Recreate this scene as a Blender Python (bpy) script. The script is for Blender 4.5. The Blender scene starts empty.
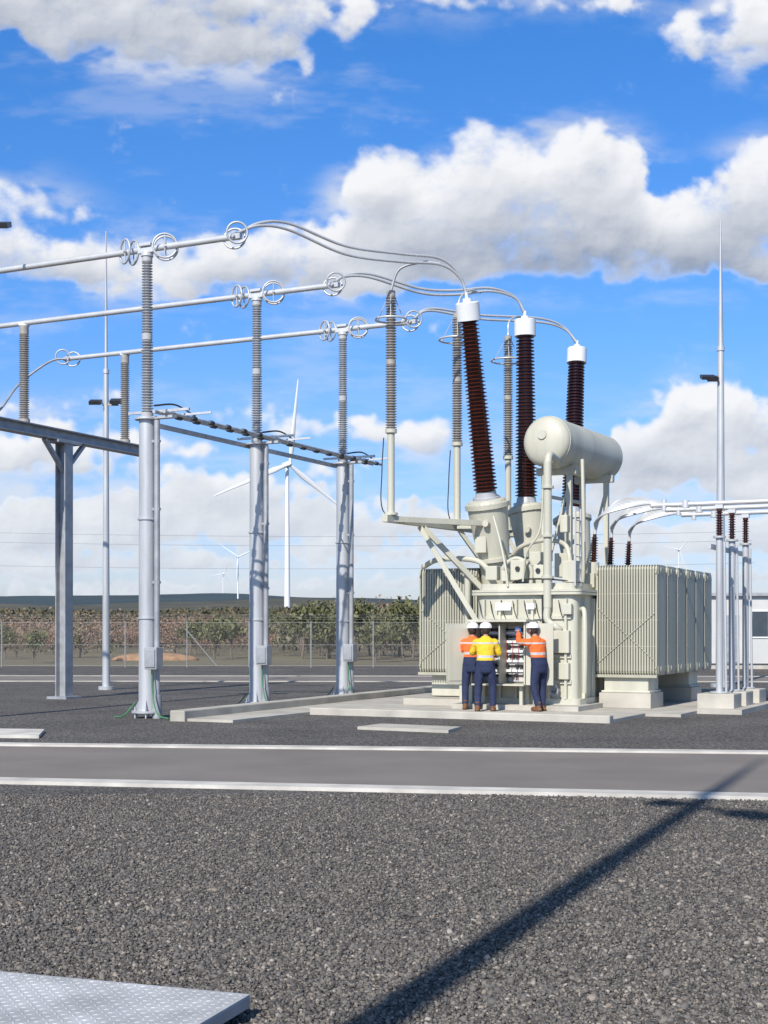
import bpy, bmesh, math, random
import numpy as np
from mathutils import Vector, Matrix, Euler
random.seed(7); np.random.seed(7)
scn=bpy.context.scene
scn.view_settings.view_transform='Standard'; scn.view_settings.look='None'; scn.view_settings.exposure=0
COL=scn.collection
R=math.radians
CAMH=1.65
UX,UY=math.cos(R(-26)),math.sin(R(-26))       # yard axis along the busbars
VX,VY=-UY,UX                                   # yard axis across the phases
U=Vector((UX,UY,0)); V=Vector((VX,VY,0)); Z=Vector((0,0,1))
TO=Vector((3.3,29.6,0))                        # transformer origin
def TL(a,b,z=0): return TO+U*a+V*b+Z*z

# ------------------------------------------------------------ materials
def nmat(name,col,rough=.6,metal=0.,var=.12,scale=3.,bump=0.,bscale=40.,col2=None,spec=.5,streak=False):
    m=bpy.data.materials.new(name); m.use_nodes=True; nt=m.node_tree; n=nt.nodes; l=nt.links
    b=n['Principled BSDF']; b.inputs['Roughness'].default_value=rough; b.inputs['Metallic'].default_value=metal
    b.inputs['Specular IOR Level'].default_value=spec
    tc=n.new('ShaderNodeTexCoord'); mp=n.new('ShaderNodeMapping'); l.new(tc.outputs['Object'],mp.inputs[0])
    if streak: mp.inputs['Scale'].default_value=(1,1,.12)
    no=n.new('ShaderNodeTexNoise'); no.inputs['Scale'].default_value=scale; no.inputs['Detail'].default_value=4
    l.new(mp.outputs[0],no.inputs['Vector'])
    r=n.new('ShaderNodeValToRGB'); r.color_ramp.elements[0].position=.3; r.color_ramp.elements[1].position=.7
    c2=col2 or tuple(min(1,c*(1+var)) for c in col); c1=tuple(c*(1-var) for c in col)
    r.color_ramp.elements[0].color=(*c1,1); r.color_ramp.elements[1].color=(*c2,1)
    l.new(no.outputs['Fac'],r.inputs[0]); l.new(r.outputs[0],b.inputs['Base Color'])
    if bump:
        n2=n.new('ShaderNodeTexNoise'); n2.inputs['Scale'].default_value=bscale; n2.inputs['Detail'].default_value=4
        l.new(tc.outputs['Object'],n2.inputs['Vector'])
        bm=n.new('ShaderNodeBump'); bm.inputs['Strength'].default_value=bump; bm.inputs['Distance'].default_value=.02
        l.new(n2.outputs['Fac'],bm.inputs['Height']); l.new(bm.outputs[0],b.inputs['Normal'])
    return m
galv=nmat('galvanised_steel',(.50,.51,.52),.45,.25,.18,5,streak=True)
galvd=nmat('weathered_galvanised_steel',(.36,.37,.385),.5,.25,.18,4)
alu=nmat('aluminium_tube',(.64,.645,.64),.38,.3,.08,3)
cream=nmat('cream_paint',(.53,.515,.42),.5,0,.12,2.6,streak=True)
radm=nmat('radiator_paint',(.41,.40,.315),.5,0,.12,3,streak=True)
brown=nmat('brown_porcelain',(.055,.015,.011),.2,0,.25,6)
greyins=nmat('grey_porcelain',(.44,.445,.45),.35,0,.12,6)
tanins=nmat('grey_brown_porcelain',(.37,.34,.30),.4,0,.15,6)
white=nmat('white_paint',(.78,.79,.80),.4,0,.04,3)
conc=nmat('pale_concrete',(.46,.43,.37),.85,0,.19,1.6,bump=.25,bscale=30)
kerbm=nmat('kerb_concrete',(.56,.53,.475),.85,0,.22,2.2,bump=.2,bscale=25)
asph=nmat('asphalt',(.215,.19,.165),.9,0,.15,.6,bump=.5,bscale=120)
dark=nmat('dark_panel',(.03,.032,.035),.4,0,.2,5)
cabin=nmat('cabinet_interior',(.55,.56,.56),.5,0,.1,9)
navy=nmat('navy_cloth',(.018,.028,.075),.85,0,.25,14,bump=.5,bscale=14)
skin=nmat('skin',(.42,.24,.17),.55,0,.06,8)
leather=nmat('brown_leather',(.16,.075,.035),.6,0,.2,10)
hairm=nmat('dark_hair',(.03,.02,.015),.7,0,.2,30)
bladem=nmat('turbine_white',(.78,.79,.80),.5,0,.03,.02)
bark=nmat('bark',(.16,.13,.10),.9,0,.3,6)
cable=nmat('black_cable',(.03,.03,.03),.5,0,.2,6)
green=nmat('green_earth_strap',(.05,.22,.09),.6,0,.2,6)
wallm=nmat('shed_wall',(.55,.55,.52),.6,0,.05,1.5)
glass=nmat('window_glass',(.05,.07,.09),.1,0,.2,2)
redm=nmat('red_plastic',(.4,.03,.02),.5)
bluem=nmat('blue_plastic',(.03,.12,.4),.5)

# ------------------------------------------------------------ mesh builder
class MB:
    def __init__(s): s.v=[]; s.f=[]; s.sm=[]
    def add(s,vs,fs,smooth=False):
        o=len(s.v); s.v+= [tuple(x) for x in vs]; s.f+=[tuple(i+o for i in f) for f in fs]; s.sm+=[smooth]*len(fs)
    def box(s,c,d,rz=0,mat=None):
        M=mat if mat is not None else Matrix.Rotation(rz,3,'Z')
        c=Vector(c); vs=[c+M@Vector((x*d[0]/2,y*d[1]/2,z*d[2]/2)) for x in(-1,1) for y in(-1,1) for z in(-1,1)]
        s.add(vs,[(0,1,3,2),(4,6,7,5),(0,4,5,1),(2,3,7,6),(0,2,6,4),(1,5,7,3)])
    def bar(s,p0,p1,w,h):
        p0=Vector(p0);p1=Vector(p1); x=(p1-p0); L=x.length; x.normalize()
        up=Vector((0,0,1)) if abs(x.z)<.95 else Vector((0,1,0))
        y=up.cross(x).normalized(); z=x.cross(y)
        s.box((p0+p1)/2,(L,w,h),mat=Matrix((x,y,z)).transposed())
    def lathe(s,p0,axis,prof,n=16,split=True):
        p0=Vector(p0); ax=Vector(axis).normalized()
        up=Vector((0,0,1)) if abs(ax.z)<.9 else Vector((1,0,0))
        x=up.cross(ax).normalized(); y=ax.cross(x)
        rings=[];segs=[]           # duplicate a ring at sharp profile corners so flanges stay crisp
        for i,(t,r) in enumerate(prof):
            rings.append((t,r))
            if i<len(prof)-1:
                if split and 0<i:
                    a=math.atan2(prof[i][1]-prof[i-1][1],prof[i][0]-prof[i-1][0]); b=math.atan2(prof[i+1][1]-r,prof[i+1][0]-t)
                    if abs(a-b)>R(32): rings.append((t,r))
                segs.append((len(rings)-1,len(rings)))
        vs=[];fs=[]
        for t,r in rings:
            for i in range(n):
                a=2*math.pi*i/n; vs.append(p0+ax*t+(x*math.cos(a)+y*math.sin(a))*r)
        for k,k2 in segs:
            for i in range(n):
                j=(i+1)%n; fs.append((k*n+i,k*n+j,k2*n+j,k2*n+i))
        s.add(vs,fs,True)
        s.add(vs[:n],[tuple(range(n-1,-1,-1))]); s.add(vs[-n:],[tuple(range(n))])
    def cyl(s,p0,p1,r0,r1=None,n=16):
        p0=Vector(p0);p1=Vector(p1); s.lathe(p0,p1-p0,[(0,r0),((p1-p0).length,r0 if r1 is None else r1)],n)
    def rings(s,R_,n=16):        # elliptical cross sections: (centre,(rx,ry)) lying flat
        vs=[];fs=[]
        for c,(rx,ry) in R_:
            for i in range(n):
                a=2*math.pi*i/n; vs.append((c[0]+rx*math.cos(a),c[1]+ry*math.sin(a),c[2]))
        for k in range(len(R_)-1):
            for i in range(n): j=(i+1)%n; fs.append((k*n+i,k*n+j,(k+1)*n+j,(k+1)*n+i))
        fs+=[tuple(range(n-1,-1,-1)),tuple(range((len(R_)-1)*n,len(R_)*n))]; s.add(vs,fs,True)
    def tube(s,pts,r,n=8,sub=6,radii=None):
        P=[Vector(p) for p in pts]; Rr=radii
        if sub>1 and len(P)>2:
            Q=[]; E=[P[0]*2-P[1]]+P+[P[-1]*2-P[-2]]; RQ=[]
            for i in range(1,len(E)-2):
                a,b,c,d=E[i-1:i+3]
                for k in range(sub):
                    t=k/sub; Q.append(.5*((2*b)+(c-a)*t+(2*a-5*b+4*c-d)*t*t+(3*b-a-3*c+d)*t**3))
                    if radii: RQ.append(radii[i-1]*(1-t)+radii[i]*t)
            Q.append(P[-1]); P=Q
            if radii: RQ.append(radii[-1]); Rr=RQ
        vs=[];fs=[]; ref=None
        for i,p in enumerate(P):
            t=(P[min(i+1,len(P)-1)]-P[max(i-1,0)]).normalized()
            if ref is None: ref=Vector((0,0,1)) if abs(t.z)<.9 else Vector((1,0,0))
            x=(ref-t*ref.dot(t)).normalized(); ref=x; y=t.cross(x); rr=Rr[i] if Rr else r
            for k in range(n):
                a=2*math.pi*k/n; vs.append(p+(x*math.cos(a)+y*math.sin(a))*rr)
        for i in range(len(P)-1):
            for k in range(n):
                j=(k+1)%n; fs.append((i*n+k,i*n+j,(i+1)*n+j,(i+1)*n+k))
        s.add(vs,fs,True); s.add(vs[:n],[tuple(range(n-1,-1,-1))]); s.add(vs[-n:],[tuple(range(n))])
    def torus(s,c,axis,Rr,r,n=32,m=8):
        c=Vector(c); ax=Vector(axis).normalized(); up=Vector((0,0,1)) if abs(ax.z)<.9 else Vector((1,0,0))
        x=up.cross(ax).normalized(); y=ax.cross(x); vs=[];fs=[]
        for i in range(n):
            a=2*math.pi*i/n; d=x*math.cos(a)+y*math.sin(a)
            for k in range(m):
                b=2*math.pi*k/m; vs.append(c+d*(Rr+r*math.cos(b))+ax*r*math.sin(b))
        for i in range(n):
            for k in range(m):
                i2=(i+1)%n;k2=(k+1)%m; fs.append((i*m+k,i2*m+k,i2*m+k2,i*m+k2))
        s.add(vs,fs,True)
    def sph(s,c,r,sc=(1,1,1),n=16,m=10,zmin=None):
        c=Vector(c); vs=[];fs=[]
        for j in range(m+1):
            t=math.pi*j/m
            for i in range(n):
                a=2*math.pi*i/n; p=c+Vector((r*sc[0]*math.sin(t)*math.cos(a),r*sc[1]*math.sin(t)*math.sin(a),r*sc[2]*math.cos(t)))
                if zmin is not None: p.z=max(p.z,zmin)
                vs.append(p)
        for j in range(m):
            for i in range(n):
                k=(i+1)%n; fs.append((j*n+i,(j+1)*n+i,(j+1)*n+k,j*n+k))
        s.add(vs,fs,True)
    def prism(s,pts,z0,z1):
        n=len(pts); lo=[(x,y,z0) for x,y in pts]; hi=[(x,y,z1) for x,y in pts]
        s.add(lo+hi,[(i,(i+1)%n,(i+1)%n+n,i+n) for i in range(n)],True); s.add(hi,[tuple(range(n))]); s.add(lo,[tuple(range(n-1,-1,-1))])
    def obj(s,name,mat,parent=None,bevel=0,**props):
        me=bpy.data.meshes.new(name); me.from_pydata(s.v,[],s.f); me.polygons.foreach_set('use_smooth',s.sm)
        me.materials.append(mat); me.update()
        o=bpy.data.objects.new(name,me); COL.objects.link(o)
        if parent: o.parent=parent
        if bevel:
            b=o.modifiers.new('bevel','BEVEL'); b.width=bevel; b.segments=2; b.limit_method='ANGLE'
        for k,v in props.items(): o[k]=v
        return o
def rrect(x0,x1,y0,y1,r,n=6):
    out=[]
    for cx,cy,a0 in((x1-r,y1-r,0),(x0+r,y1-r,90),(x0+r,y0+r,180),(x1-r,y0+r,270)):
        for k in range(n+1): a=R(a0+90*k/n); out.append((cx+r*math.cos(a),cy+r*math.sin(a)))
    return out
def thing(name,label,category,loc=(0,0,0),rz=0,group=None):
    e=bpy.data.objects.new(name,None); e.empty_display_size=.3; COL.objects.link(e)
    e.location=loc; e.rotation_euler=(0,0,rz); e['label']=label; e['category']=category
    if group: e['group']=group
    return e
def dup(e,loc=None,rz=None,scale=None,label=None):
    kids=[o for o in scn.objects if o.parent==e]
    c=e.copy(); COL.objects.link(c)
    if loc is not None: c.location=loc
    if rz is not None: c.rotation_euler=(0,0,rz)
    if scale is not None: c.scale=(scale,)*3 if not hasattr(scale,'__len__') else scale
    if label: c['label']=label
    for k in kids:
        kc=k.copy(); COL.objects.link(kc); kc.parent=c
        for g in [o for o in scn.objects if o.parent==k]:
            gc=g.copy(); COL.objects.link(gc); gc.parent=kc
    return c
def sheds(L,rc0,rc1,rs,pitch,t0=0):
    n=int(L/pitch); p=L/n; out=[]
    for i in range(n):
        k=i/n; rc=rc0+(rc1-rc0)*k; t=t0+i*p
        out+=[(t,rc),(t+p*.35,rc),(t+p*.55,rc+rs),(t+p*.65,rc+rs),(t+p*.95,rc*1.02)]
    out.append((t0+L,rc1)); return out
def sheet(name,pts,z,mat,parent=None,thick=0,kind='structure'):
    b=MB(); n=len(pts); top=[(p[0],p[1],z) for p in pts]
    b.add(top,[tuple(range(n))])
    if thick:
        bot=[(p[0],p[1],z-thick) for p in pts]
        b.add(top+bot,[(i,i+n,(i+1)%n+n,(i+1)%n) for i in range(n)])
    o=b.obj(name,mat,parent)
    if kind: o['kind']=kind
    return o

# ------------------------------------------------------------ camera
cd=bpy.data.cameras.new('Camera'); cam=bpy.data.objects.new('Camera',cd); COL.objects.link(cam)
cam.location=(0,0,CAMH); cam.rotation_euler=(R(90),0,0)
cd.sensor_fit='VERTICAL'; cd.sensor_height=24; cd.lens=24*1400/1024; cd.shift_y=120/1024; cd.clip_end=20000; cd.clip_start=.1
scn.camera=cam

# ------------------------------------------------------------ sun and sky
SEL=38; SAZ=202
sd=Vector((math.sin(R(SAZ))*math.cos(R(SEL)),math.cos(R(SAZ))*math.cos(R(SEL)),math.sin(R(SEL))))
sl=bpy.data.lights.new('sun','SUN'); sl.energy=5.0; sl.angle=R(.5); sl.color=(1,.945,.865)
so=bpy.data.objects.new('sun',sl); COL.objects.link(so); so.rotation_euler=(-sd).to_track_quat('-Z','Y').to_euler(); so.location=sd*60
w=bpy.data.worlds.new('World'); scn.world=w; w.use_nodes=True; nt=w.node_tree; nt.nodes.clear(); N=nt.nodes; L=nt.links
sky=N.new('ShaderNodeTexSky'); sky.sky_type='NISHITA'; sky.sun_disc=False; sky.sun_elevation=R(SEL); sky.sun_rotation=R(SAZ); sky.air_density=1.0; sky.dust_density=.6; sky.ozone_density=1.5
tc=N.new('ShaderNodeTexCoord'); sp=N.new('ShaderNodeSeparateXYZ'); L.new(tc.outputs['Generated'],sp.inputs[0])
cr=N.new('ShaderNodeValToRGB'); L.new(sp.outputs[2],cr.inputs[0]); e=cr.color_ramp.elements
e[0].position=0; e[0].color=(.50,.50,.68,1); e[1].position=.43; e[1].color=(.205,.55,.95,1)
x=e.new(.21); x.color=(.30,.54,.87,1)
x=e.new(.62); x.color=(.45,.48,.50,1)  # overhead sky out of view, greyed to cut blue ambient light
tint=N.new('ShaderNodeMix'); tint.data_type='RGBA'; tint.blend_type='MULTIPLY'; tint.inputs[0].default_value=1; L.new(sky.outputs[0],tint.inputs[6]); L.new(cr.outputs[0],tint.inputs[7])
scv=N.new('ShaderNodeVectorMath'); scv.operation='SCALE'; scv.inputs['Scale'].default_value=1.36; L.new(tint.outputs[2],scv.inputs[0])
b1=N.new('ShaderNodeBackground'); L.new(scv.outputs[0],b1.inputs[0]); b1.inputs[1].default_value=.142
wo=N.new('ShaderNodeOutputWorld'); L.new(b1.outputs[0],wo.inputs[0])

# ------------------------------------------------------------ clouds: a curved layer far away, light and shade of the puffs painted into its emitted colour
def vnoise(X,Y,seed):
    rs=np.random.RandomState(seed); G=rs.rand(256,256).astype(np.float32)
    xi=np.floor(X).astype(int); yi=np.floor(Y).astype(int); fx=X-xi; fy=Y-yi
    fx=fx*fx*fx*(fx*(fx*6-15)+10); fy=fy*fy*fy*(fy*(fy*6-15)+10)
    g=lambda i,j:G[(yi+j)&255,(xi+i)&255]
    return (g(0,0)*(1-fx)+g(1,0)*fx)*(1-fy)+(g(0,1)*(1-fx)+g(1,1)*fx)*fy
def fbm(X,Y,oct,seed,gain=.5,billow=False):
    s=0;a=1;t=0
    for k in range(oct):
        n=vnoise(X*2**k+13.7*k,Y*2**k+7.1*k,seed+k)
        if billow: n=1-np.abs(2*n-1)
        s=s+a*n; t+=a; a*=gain
    return s/t
def smooth(x,a,b): t=np.clip((x-a)/(b-a),0,1); return t*t*(3-2*t)
def blur(A,r):
    for ax in(0,1):
        for _ in range(2):
            c=np.cumsum(np.pad(A,[(r+1,r) if k==ax else (0,0) for k in(0,1)],mode='edge').astype(np.float64),axis=ax)
            A=(np.take(c,range(2*r+1,c.shape[ax]),axis=ax)-np.take(c,range(0,c.shape[ax]-2*r-1),axis=ax))/(2*r+1)
    return A
ST=1.3; gx=np.arange(-420,1190,ST); gy=np.arange(-330,652,ST); GX,GY=np.meshgrid(gx,gy)   # milliradian-like sky coordinates
GX=GX.astype(np.float32);GY=GY.astype(np.float32)
Hh=np.zeros_like(GX); Dd=np.zeros_like(GX)
rs=np.random.RandomState(11)
def puff(cx,cy,r):
    i0=max(0,int((cx-r-gx[0])/ST)); i1=min(len(gx),int((cx+r-gx[0])/ST)+2); j0=max(0,int((cy-r-gy[0])/ST)); j1=min(len(gy),int((cy+r-gy[0])/ST)+2)
    if i0>=i1 or j0>=j1: return
    d=np.clip(1-((GX[j0:j1,i0:i1]-cx)**2+(GY[j0:j1,i0:i1]-cy)**2)/r**2,0,1)
    Hh[j0:j1,i0:i1]=np.maximum(Hh[j0:j1,i0:i1],np.sqrt(d)*r)
    Dd[j0:j1,i0:i1]=1-(1-Dd[j0:j1,i0:i1])*(1-.66*d)
def cumulus(cx,cy,rx,ry,n,flat=.35,rmin=.22,rmax=.5):
    if cy>380: n=int(n*1.5); rmin=.3; rmax=.62
    for i in range(n):
        a=rs.uniform(0,2*np.pi); q=rs.uniform(0,1)**.5; x=cx+rx*q*np.cos(a); y=cy-ry*q*np.sin(a)
        if y>cy+ry*flat: y=cy+ry*flat*rs.uniform(.4,1)
        r=ry*rs.uniform(rmin,rmax)*(1.2-q*.5); puff(x,y,r)
for c in [(385,188,30,48,56),(362,222,34,32,38),(345,250,40,28,40),(405,240,46,44,56),(450,178,32,34,48),(490,160,40,38,60),(520,195,48,54,84),(470,220,66,56,104),(585,172,50,42,72),(618,160,30,28,38),(600,205,46,46,60),(560,240,80,48,100),(490,262,115,34,120),(390,272,84,28,74),(622,228,36,38,40),
          (720,218,60,40,76),(765,198,44,46,54),(690,242,54,34,60),(750,252,64,42,74),(665,266,56,26,54),(830,220,60,50,70),
          (20,10,80,44,76),(110,30,80,46,90),(190,45,80,44,90),(260,50,60,40,64),(315,15,60,32,50),(70,-30,120,50,100),(210,-20,130,50,100),
          (420,-4,80,20,46),(500,2,70,18,42),(600,-2,60,20,40),(560,-34,160,24,60),(705,40,46,28,56),(748,60,36,24,38),(765,15,36,34,44),(800,30,60,50,60),
          (215,258,78,30,76),(275,262,84,34,78),(180,282,54,22,40),(165,245,32,18,30),(310,280,54,20,36),(60,262,88,32,80),(10,250,54,34,54),(-40,240,80,40,50),(40,205,64,16,44),(15,194,36,17,34),(85,208,36,12,26),(110,285,64,16,32),
          (425,442,36,22,44),(385,436,30,13,24),(715,415,48,24,50),(755,428,54,30,54),(668,440,58,22,50),(635,458,64,22,50),(720,468,84,26,60),(770,485,74,26,50),(690,395,40,10,20),
          (215,500,60,24,54),(170,515,64,20,44),(125,525,64,28,60),(55,532,74,26,60),(10,528,64,28,44),(250,525,64,24,44),(305,525,64,24,44),(345,545,54,18,30),(100,560,120,18,50),(10,565,90,18,40),(250,560,120,16,44),(420,530,60,17,34),(400,585,60,12,30),(470,560,100,18,44),(380,508,60,12,28),(470,520,50,14,30),
          (610,480,64,20,40),(600,508,54,18,34),(640,545,90,20,44),(740,540,100,20,54),(700,575,120,14,44),(560,580,120,14,44),(200,585,150,12,54),(50,590,120,12,40),(140,450,96,16,44),(50,440,96,18,54),(10,455,54,19,34),(90,470,86,14,34),
          (310,430,56,12,34),(240,412,64,10,28),(110,400,84,10,28),(20,410,64,11,28),(700,390,54,9,18),(560,530,70,12,30),(330,470,64,10,28),(170,475,50,12,26),(280,490,60,12,28),(560,470,50,12,26),(760,510,60,14,34)]: cumulus(*c)
for i in range(46):
    s=rs.choice((-1,1)); x=(rs.uniform(-420,-60) if s<0 else rs.uniform(830,1190)); y=rs.uniform(-300,560); k=.25+.75*(560-y)/860
    cumulus(x,y,80*k,34*k,int(60),.3)
wx=(fbm(GX/60,GY/60,5,1)-.5)*48+(fbm(GX/14,GY/14,4,40,.62)-.5)*16; wy=(fbm(GX/60,GY/60,5,20)-.5)*34+(fbm(GX/14,GY/14,4,60,.62)-.5)*15
persp=.30+.70*smooth(-GY,-600,-250); wx=wx*persp; wy=wy*persp
def samp(A,X,Y):
    xf=np.clip((X-gx[0])/ST,0,len(gx)-1.001); yf=np.clip((Y-gy[0])/ST,0,len(gy)-1.001); xi=xf.astype(int); yi=yf.astype(int); fx=xf-xi; fy=yf-yi
    return (A[yi,xi]*(1-fx)+A[yi,xi+1]*fx)*(1-fy)+(A[yi+1,xi]*(1-fx)+A[yi+1,xi+1]*fx)*fy
Hw=samp(Hh,GX+wx,GY+wy); Dw=samp(Dd,GX+wx,GY+wy)
bil=fbm(GX/30,GY/30,5,80,.5,True)
n1=fbm(GX/40,GY/30,6,90,.58); n2=fbm(GX/8,GY/7,4,95,.6)
far=smooth(GY,360,520)
Db=(.55+.35*far)*blur(Dw,2)+(.45-.35*far)*blur(Dw,6)
crisp=smooth(fbm(GX/90,GY/70,3,200),.35,.65)      # some rims crisp, others feathered away
hi=.74+.34*(1-crisp)*(1-.6*far)
alpha=smooth(Db+(n1-.5)*(.90-.35*far)+(n2-.5)*.32+.05*far,.18,hi)
Hs=blur(Hw,4)+(bil-.55)*9*np.clip(Dw,0,1)
dy,dx=np.gradient(Hs,ST); dx=dx*.6; dy=dy*.6
nz=1/np.sqrt(1+dx*dx+dy*dy); lx,ly,lz=-.36,-.62,.70
lam=np.clip((-dx*lx-dy*ly+lz)*nz,0,1)
cov=np.cumsum(alpha,axis=0)*ST; k=int(70/ST); above=cov.copy(); above[k:]-=cov[:-k]; above=blur(above,6)
sizey=.25+.75*smooth(-GY,-560,-260)
grey=smooth(above/sizey,14,72)
lamb=.36*lam+.34*blur(lam,3)+.30*blur(lam,9)
def G(lst):
    o=0
    for x,y,rx,ry,a in lst: o=np.maximum(o,a*np.exp(-((GX-x)/rx)**2-((GY-y)/ry)**2))
    return o
man=G([(590,258,70,34,.9),(520,258,80,34,.8),(430,258,70,28,.65),(500,225,60,24,.35),(690,264,110,34,.85),(740,240,50,30,.5),(120,40,170,45,.5),(60,280,90,24,.55),(250,280,90,20,.6),(660,470,90,14,.5),(720,60,50,16,.5)])
edge=smooth(alpha,.1,.95)
br=np.clip(.53+.60*lamb-(.32-.12*far)*grey*edge-.44*man*edge+(n1-.5)*.34,0,1)
wisp=smooth(fbm(GX/110,GY/45,6,120,.6),.42,.78)*smooth(blur(np.clip(Dd,0,1),24),.03,.45)*.72
lowhaze=smooth(fbm(GX/130,GY/17,5,140,.55),.42,.70)*smooth(GY,360,540)*.55
hiwisp=smooth(fbm(GX/170,GY/50,6,160,.6),.55,.8)*.22
wa=np.maximum(np.maximum(wisp,lowhaze),hiwisp)
al=1-(1-alpha*.98)*(1-wa)
br=br*smooth(alpha,0,.5)+(1-smooth(alpha,0,.5))*.80
c0=np.array([.26,.32,.44]); c1=np.array([.93,.94,.965]); col=c0+(c1-c0)*br[...,None]
hz=smooth(GY,380,640)[...,None]*.30; col=col*(1-hz)+np.array([.64,.76,.90])*hz
RAD=9000.; AZ=np.arctan((GX-384)/1400); vx=RAD*np.sin(AZ); vy=RAD*np.cos(AZ); vz=CAMH+(632-GY)/1400*RAD*np.cos(AZ)
ny,nx_=GX.shape; co=np.stack([vx,vy,vz],-1).reshape(-1,3).astype(np.float32)
idx=np.arange(ny*nx_).reshape(ny,nx_); q=np.stack([idx[:-1,:-1],idx[1:,:-1],idx[1:,1:],idx[:-1,1:]],-1).reshape(-1,4)
qa=al.reshape(-1)[q].max(1)>.004; q=q[qa]
me=bpy.data.meshes.new('clouds'); me.vertices.add(len(co)); me.vertices.foreach_set('co',co.reshape(-1)); me.loops.add(len(q)*4); me.loops.foreach_set('vertex_index',q.reshape(-1).astype(np.int32)); me.polygons.add(len(q)); me.polygons.foreach_set('loop_start',np.arange(0,len(q)*4,4,dtype=np.int32)); me.update(calc_edges=True)
at=me.attributes.new('cloud','FLOAT_COLOR','POINT'); at.data.foreach_set('color',np.concatenate([col,al[...,None]],-1).astype(np.float32).reshape(-1))
cl=bpy.data.objects.new('cloud_layer',me); COL.objects.link(cl); cl['kind']='stuff'
m=bpy.data.materials.new('cloud'); m.use_nodes=True; nt=m.node_tree; nt.nodes.clear(); n=nt.nodes; l=nt.links
a=n.new('ShaderNodeAttribute'); a.attribute_name='cloud'; em=n.new('ShaderNodeEmission'); tr=n.new('ShaderNodeBsdfTransparent'); mx=n.new('ShaderNodeMixShader'); ou=n.new('ShaderNodeOutputMaterial')
l.new(a.outputs['Color'],em.inputs[0]); l.new(a.outputs['Alpha'],mx.inputs[0]); l.new(tr.outputs[0],mx.inputs[1]); l.new(em.outputs[0],mx.inputs[2]); l.new(mx.outputs[0],ou.inputs[0])
m.cycles.emission_sampling='NONE'; me.materials.append(m)

# ------------------------------------------------------------ ground
def gravel_mat():
    m=bpy.data.materials.new('gravel_surface'); m.use_nodes=True; nt=m.node_tree; n=nt.nodes; l=nt.links; b=n['Principled BSDF']; b.inputs['Roughness'].default_value=.85; b.inputs['Specular IOR Level'].default_value=.25
    tc=n.new('ShaderNodeTexCoord')
    v=n.new('ShaderNodeTexVoronoi'); v.inputs['Scale'].default_value=38; l.new(tc.outputs['Object'],v.inputs['Vector'])
    s=n.new('ShaderNodeSeparateColor'); l.new(v.outputs['Color'],s.inputs[0])
    r=n.new('ShaderNodeValToRGB'); e=r.color_ramp.elements; e[0].position=0; e[0].color=(.075,.070,.064,1); e[1].position=1; e[1].color=(.37,.34,.30,1)
    for p,c in((.35,(.14,.131,.12,1)),(.65,(.185,.171,.155,1)),(.85,(.24,.215,.185,1))): x=e.new(p); x.color=c
    l.new(s.outputs[0],r.inputs[0])
    d=n.new('ShaderNodeMapRange'); d.inputs[1].default_value=.2; d.inputs[2].default_value=.75; d.inputs[3].default_value=1.1; d.inputs[4].default_value=.5
    l.new(v.outputs['Distance'],d.inputs[0])
    no=n.new('ShaderNodeTexNoise'); no.inputs['Scale'].default_value=.5; no.inputs['Detail'].default_value=4; l.new(tc.outputs['Object'],no.inputs['Vector'])
    d2=n.new('ShaderNodeMapRange'); d2.inputs[1].default_value=.3;d2.inputs[2].default_value=.7;d2.inputs[3].default_value=.8;d2.inputs[4].default_value=1.18; l.new(no.outputs['Fac'],d2.inputs[0])
    mu=n.new('ShaderNodeMath'); mu.operation='MULTIPLY'; l.new(d.outputs[0],mu.inputs[0]); l.new(d2.outputs[0],mu.inputs[1])
    vm=n.new('ShaderNodeVectorMath'); vm.operation='SCALE'; l.new(r.outputs[0],vm.inputs[0]); l.new(mu.outputs[0],vm.inputs['Scale']); l.new(vm.outputs[0],b.inputs['Base Color'])
    bm=n.new('ShaderNodeBump'); bm.inputs['Strength'].default_value=1; bm.inputs['Distance'].default_value=.02; bm.invert=True; l.new(v.outputs['Distance'],bm.inputs['Height']); l.new(bm.outputs[0],b.inputs['Normal'])
    return m
grav=gravel_mat()
grass=nmat('dry_grass',(.22,.17,.10),.95,0,.35,.08,col2=(.17,.15,.08),bump=.6,bscale=3)
sheet('ground',[(-400,-120),(400,-120),(400,140),(-400,140)],-.008,grass)
sheet('gravel_yard',[(-60,-30),(60,-30),(60,66),(-60,66.5)],0,grav)
def lineY(x0,Y0,x1,Y1): return lambda x:Y0+(Y1-Y0)*(x-x0)/(x1-x0)
n0=lineY(-4.3,15.55,3.87,14.0); f0=lineY(-5.5,20.1,5.2,18.75)
XL,XR=-40,40
sheet('road',[(XL,n0(XL)),(XR,n0(XR)),(XR,f0(XR)),(XL,f0(XL))],.012,asph)
sheet('road_kerb',[(XL,n0(XL)-.34),(XR,n0(XR)-.34),(XR,n0(XR)),(XL,n0(XL))],.04,kerbm,thick=.05)
sheet('road_kerb',[(XL,f0(XL)),(XR,f0(XR)),(XR,f0(XR)+.32),(XL,f0(XL)+.32)],.04,kerbm,thick=.05)
sheet('far_road',[(-50,47.5),(50,45.5),(50,50.5),(-50,53)],.012,asph)
sheet('road_kerb',[(-50,47.2),(50,45.2),(50,45.5),(-50,47.5)],.03,conc,thick=.04)
sheet('road_kerb',[(-50,53),(50,50.5),(50,50.8),(-50,53.3)],.03,conc,thick=.04)
sheet('concrete_slab',[(-9,22.2),(-5.35,21.7),(-5.6,23.1),(-9,23.7)],.05,kerbm,thick=.06)
sheet('concrete_slab',[(-.45,23.7),(1.05,22.85),(1.3,23.7),(-.05,24.5)],.05,conc,thick=.06)
def tpoly(l): return [tuple(TL(a,b))[:2] for a,b in l]
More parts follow.
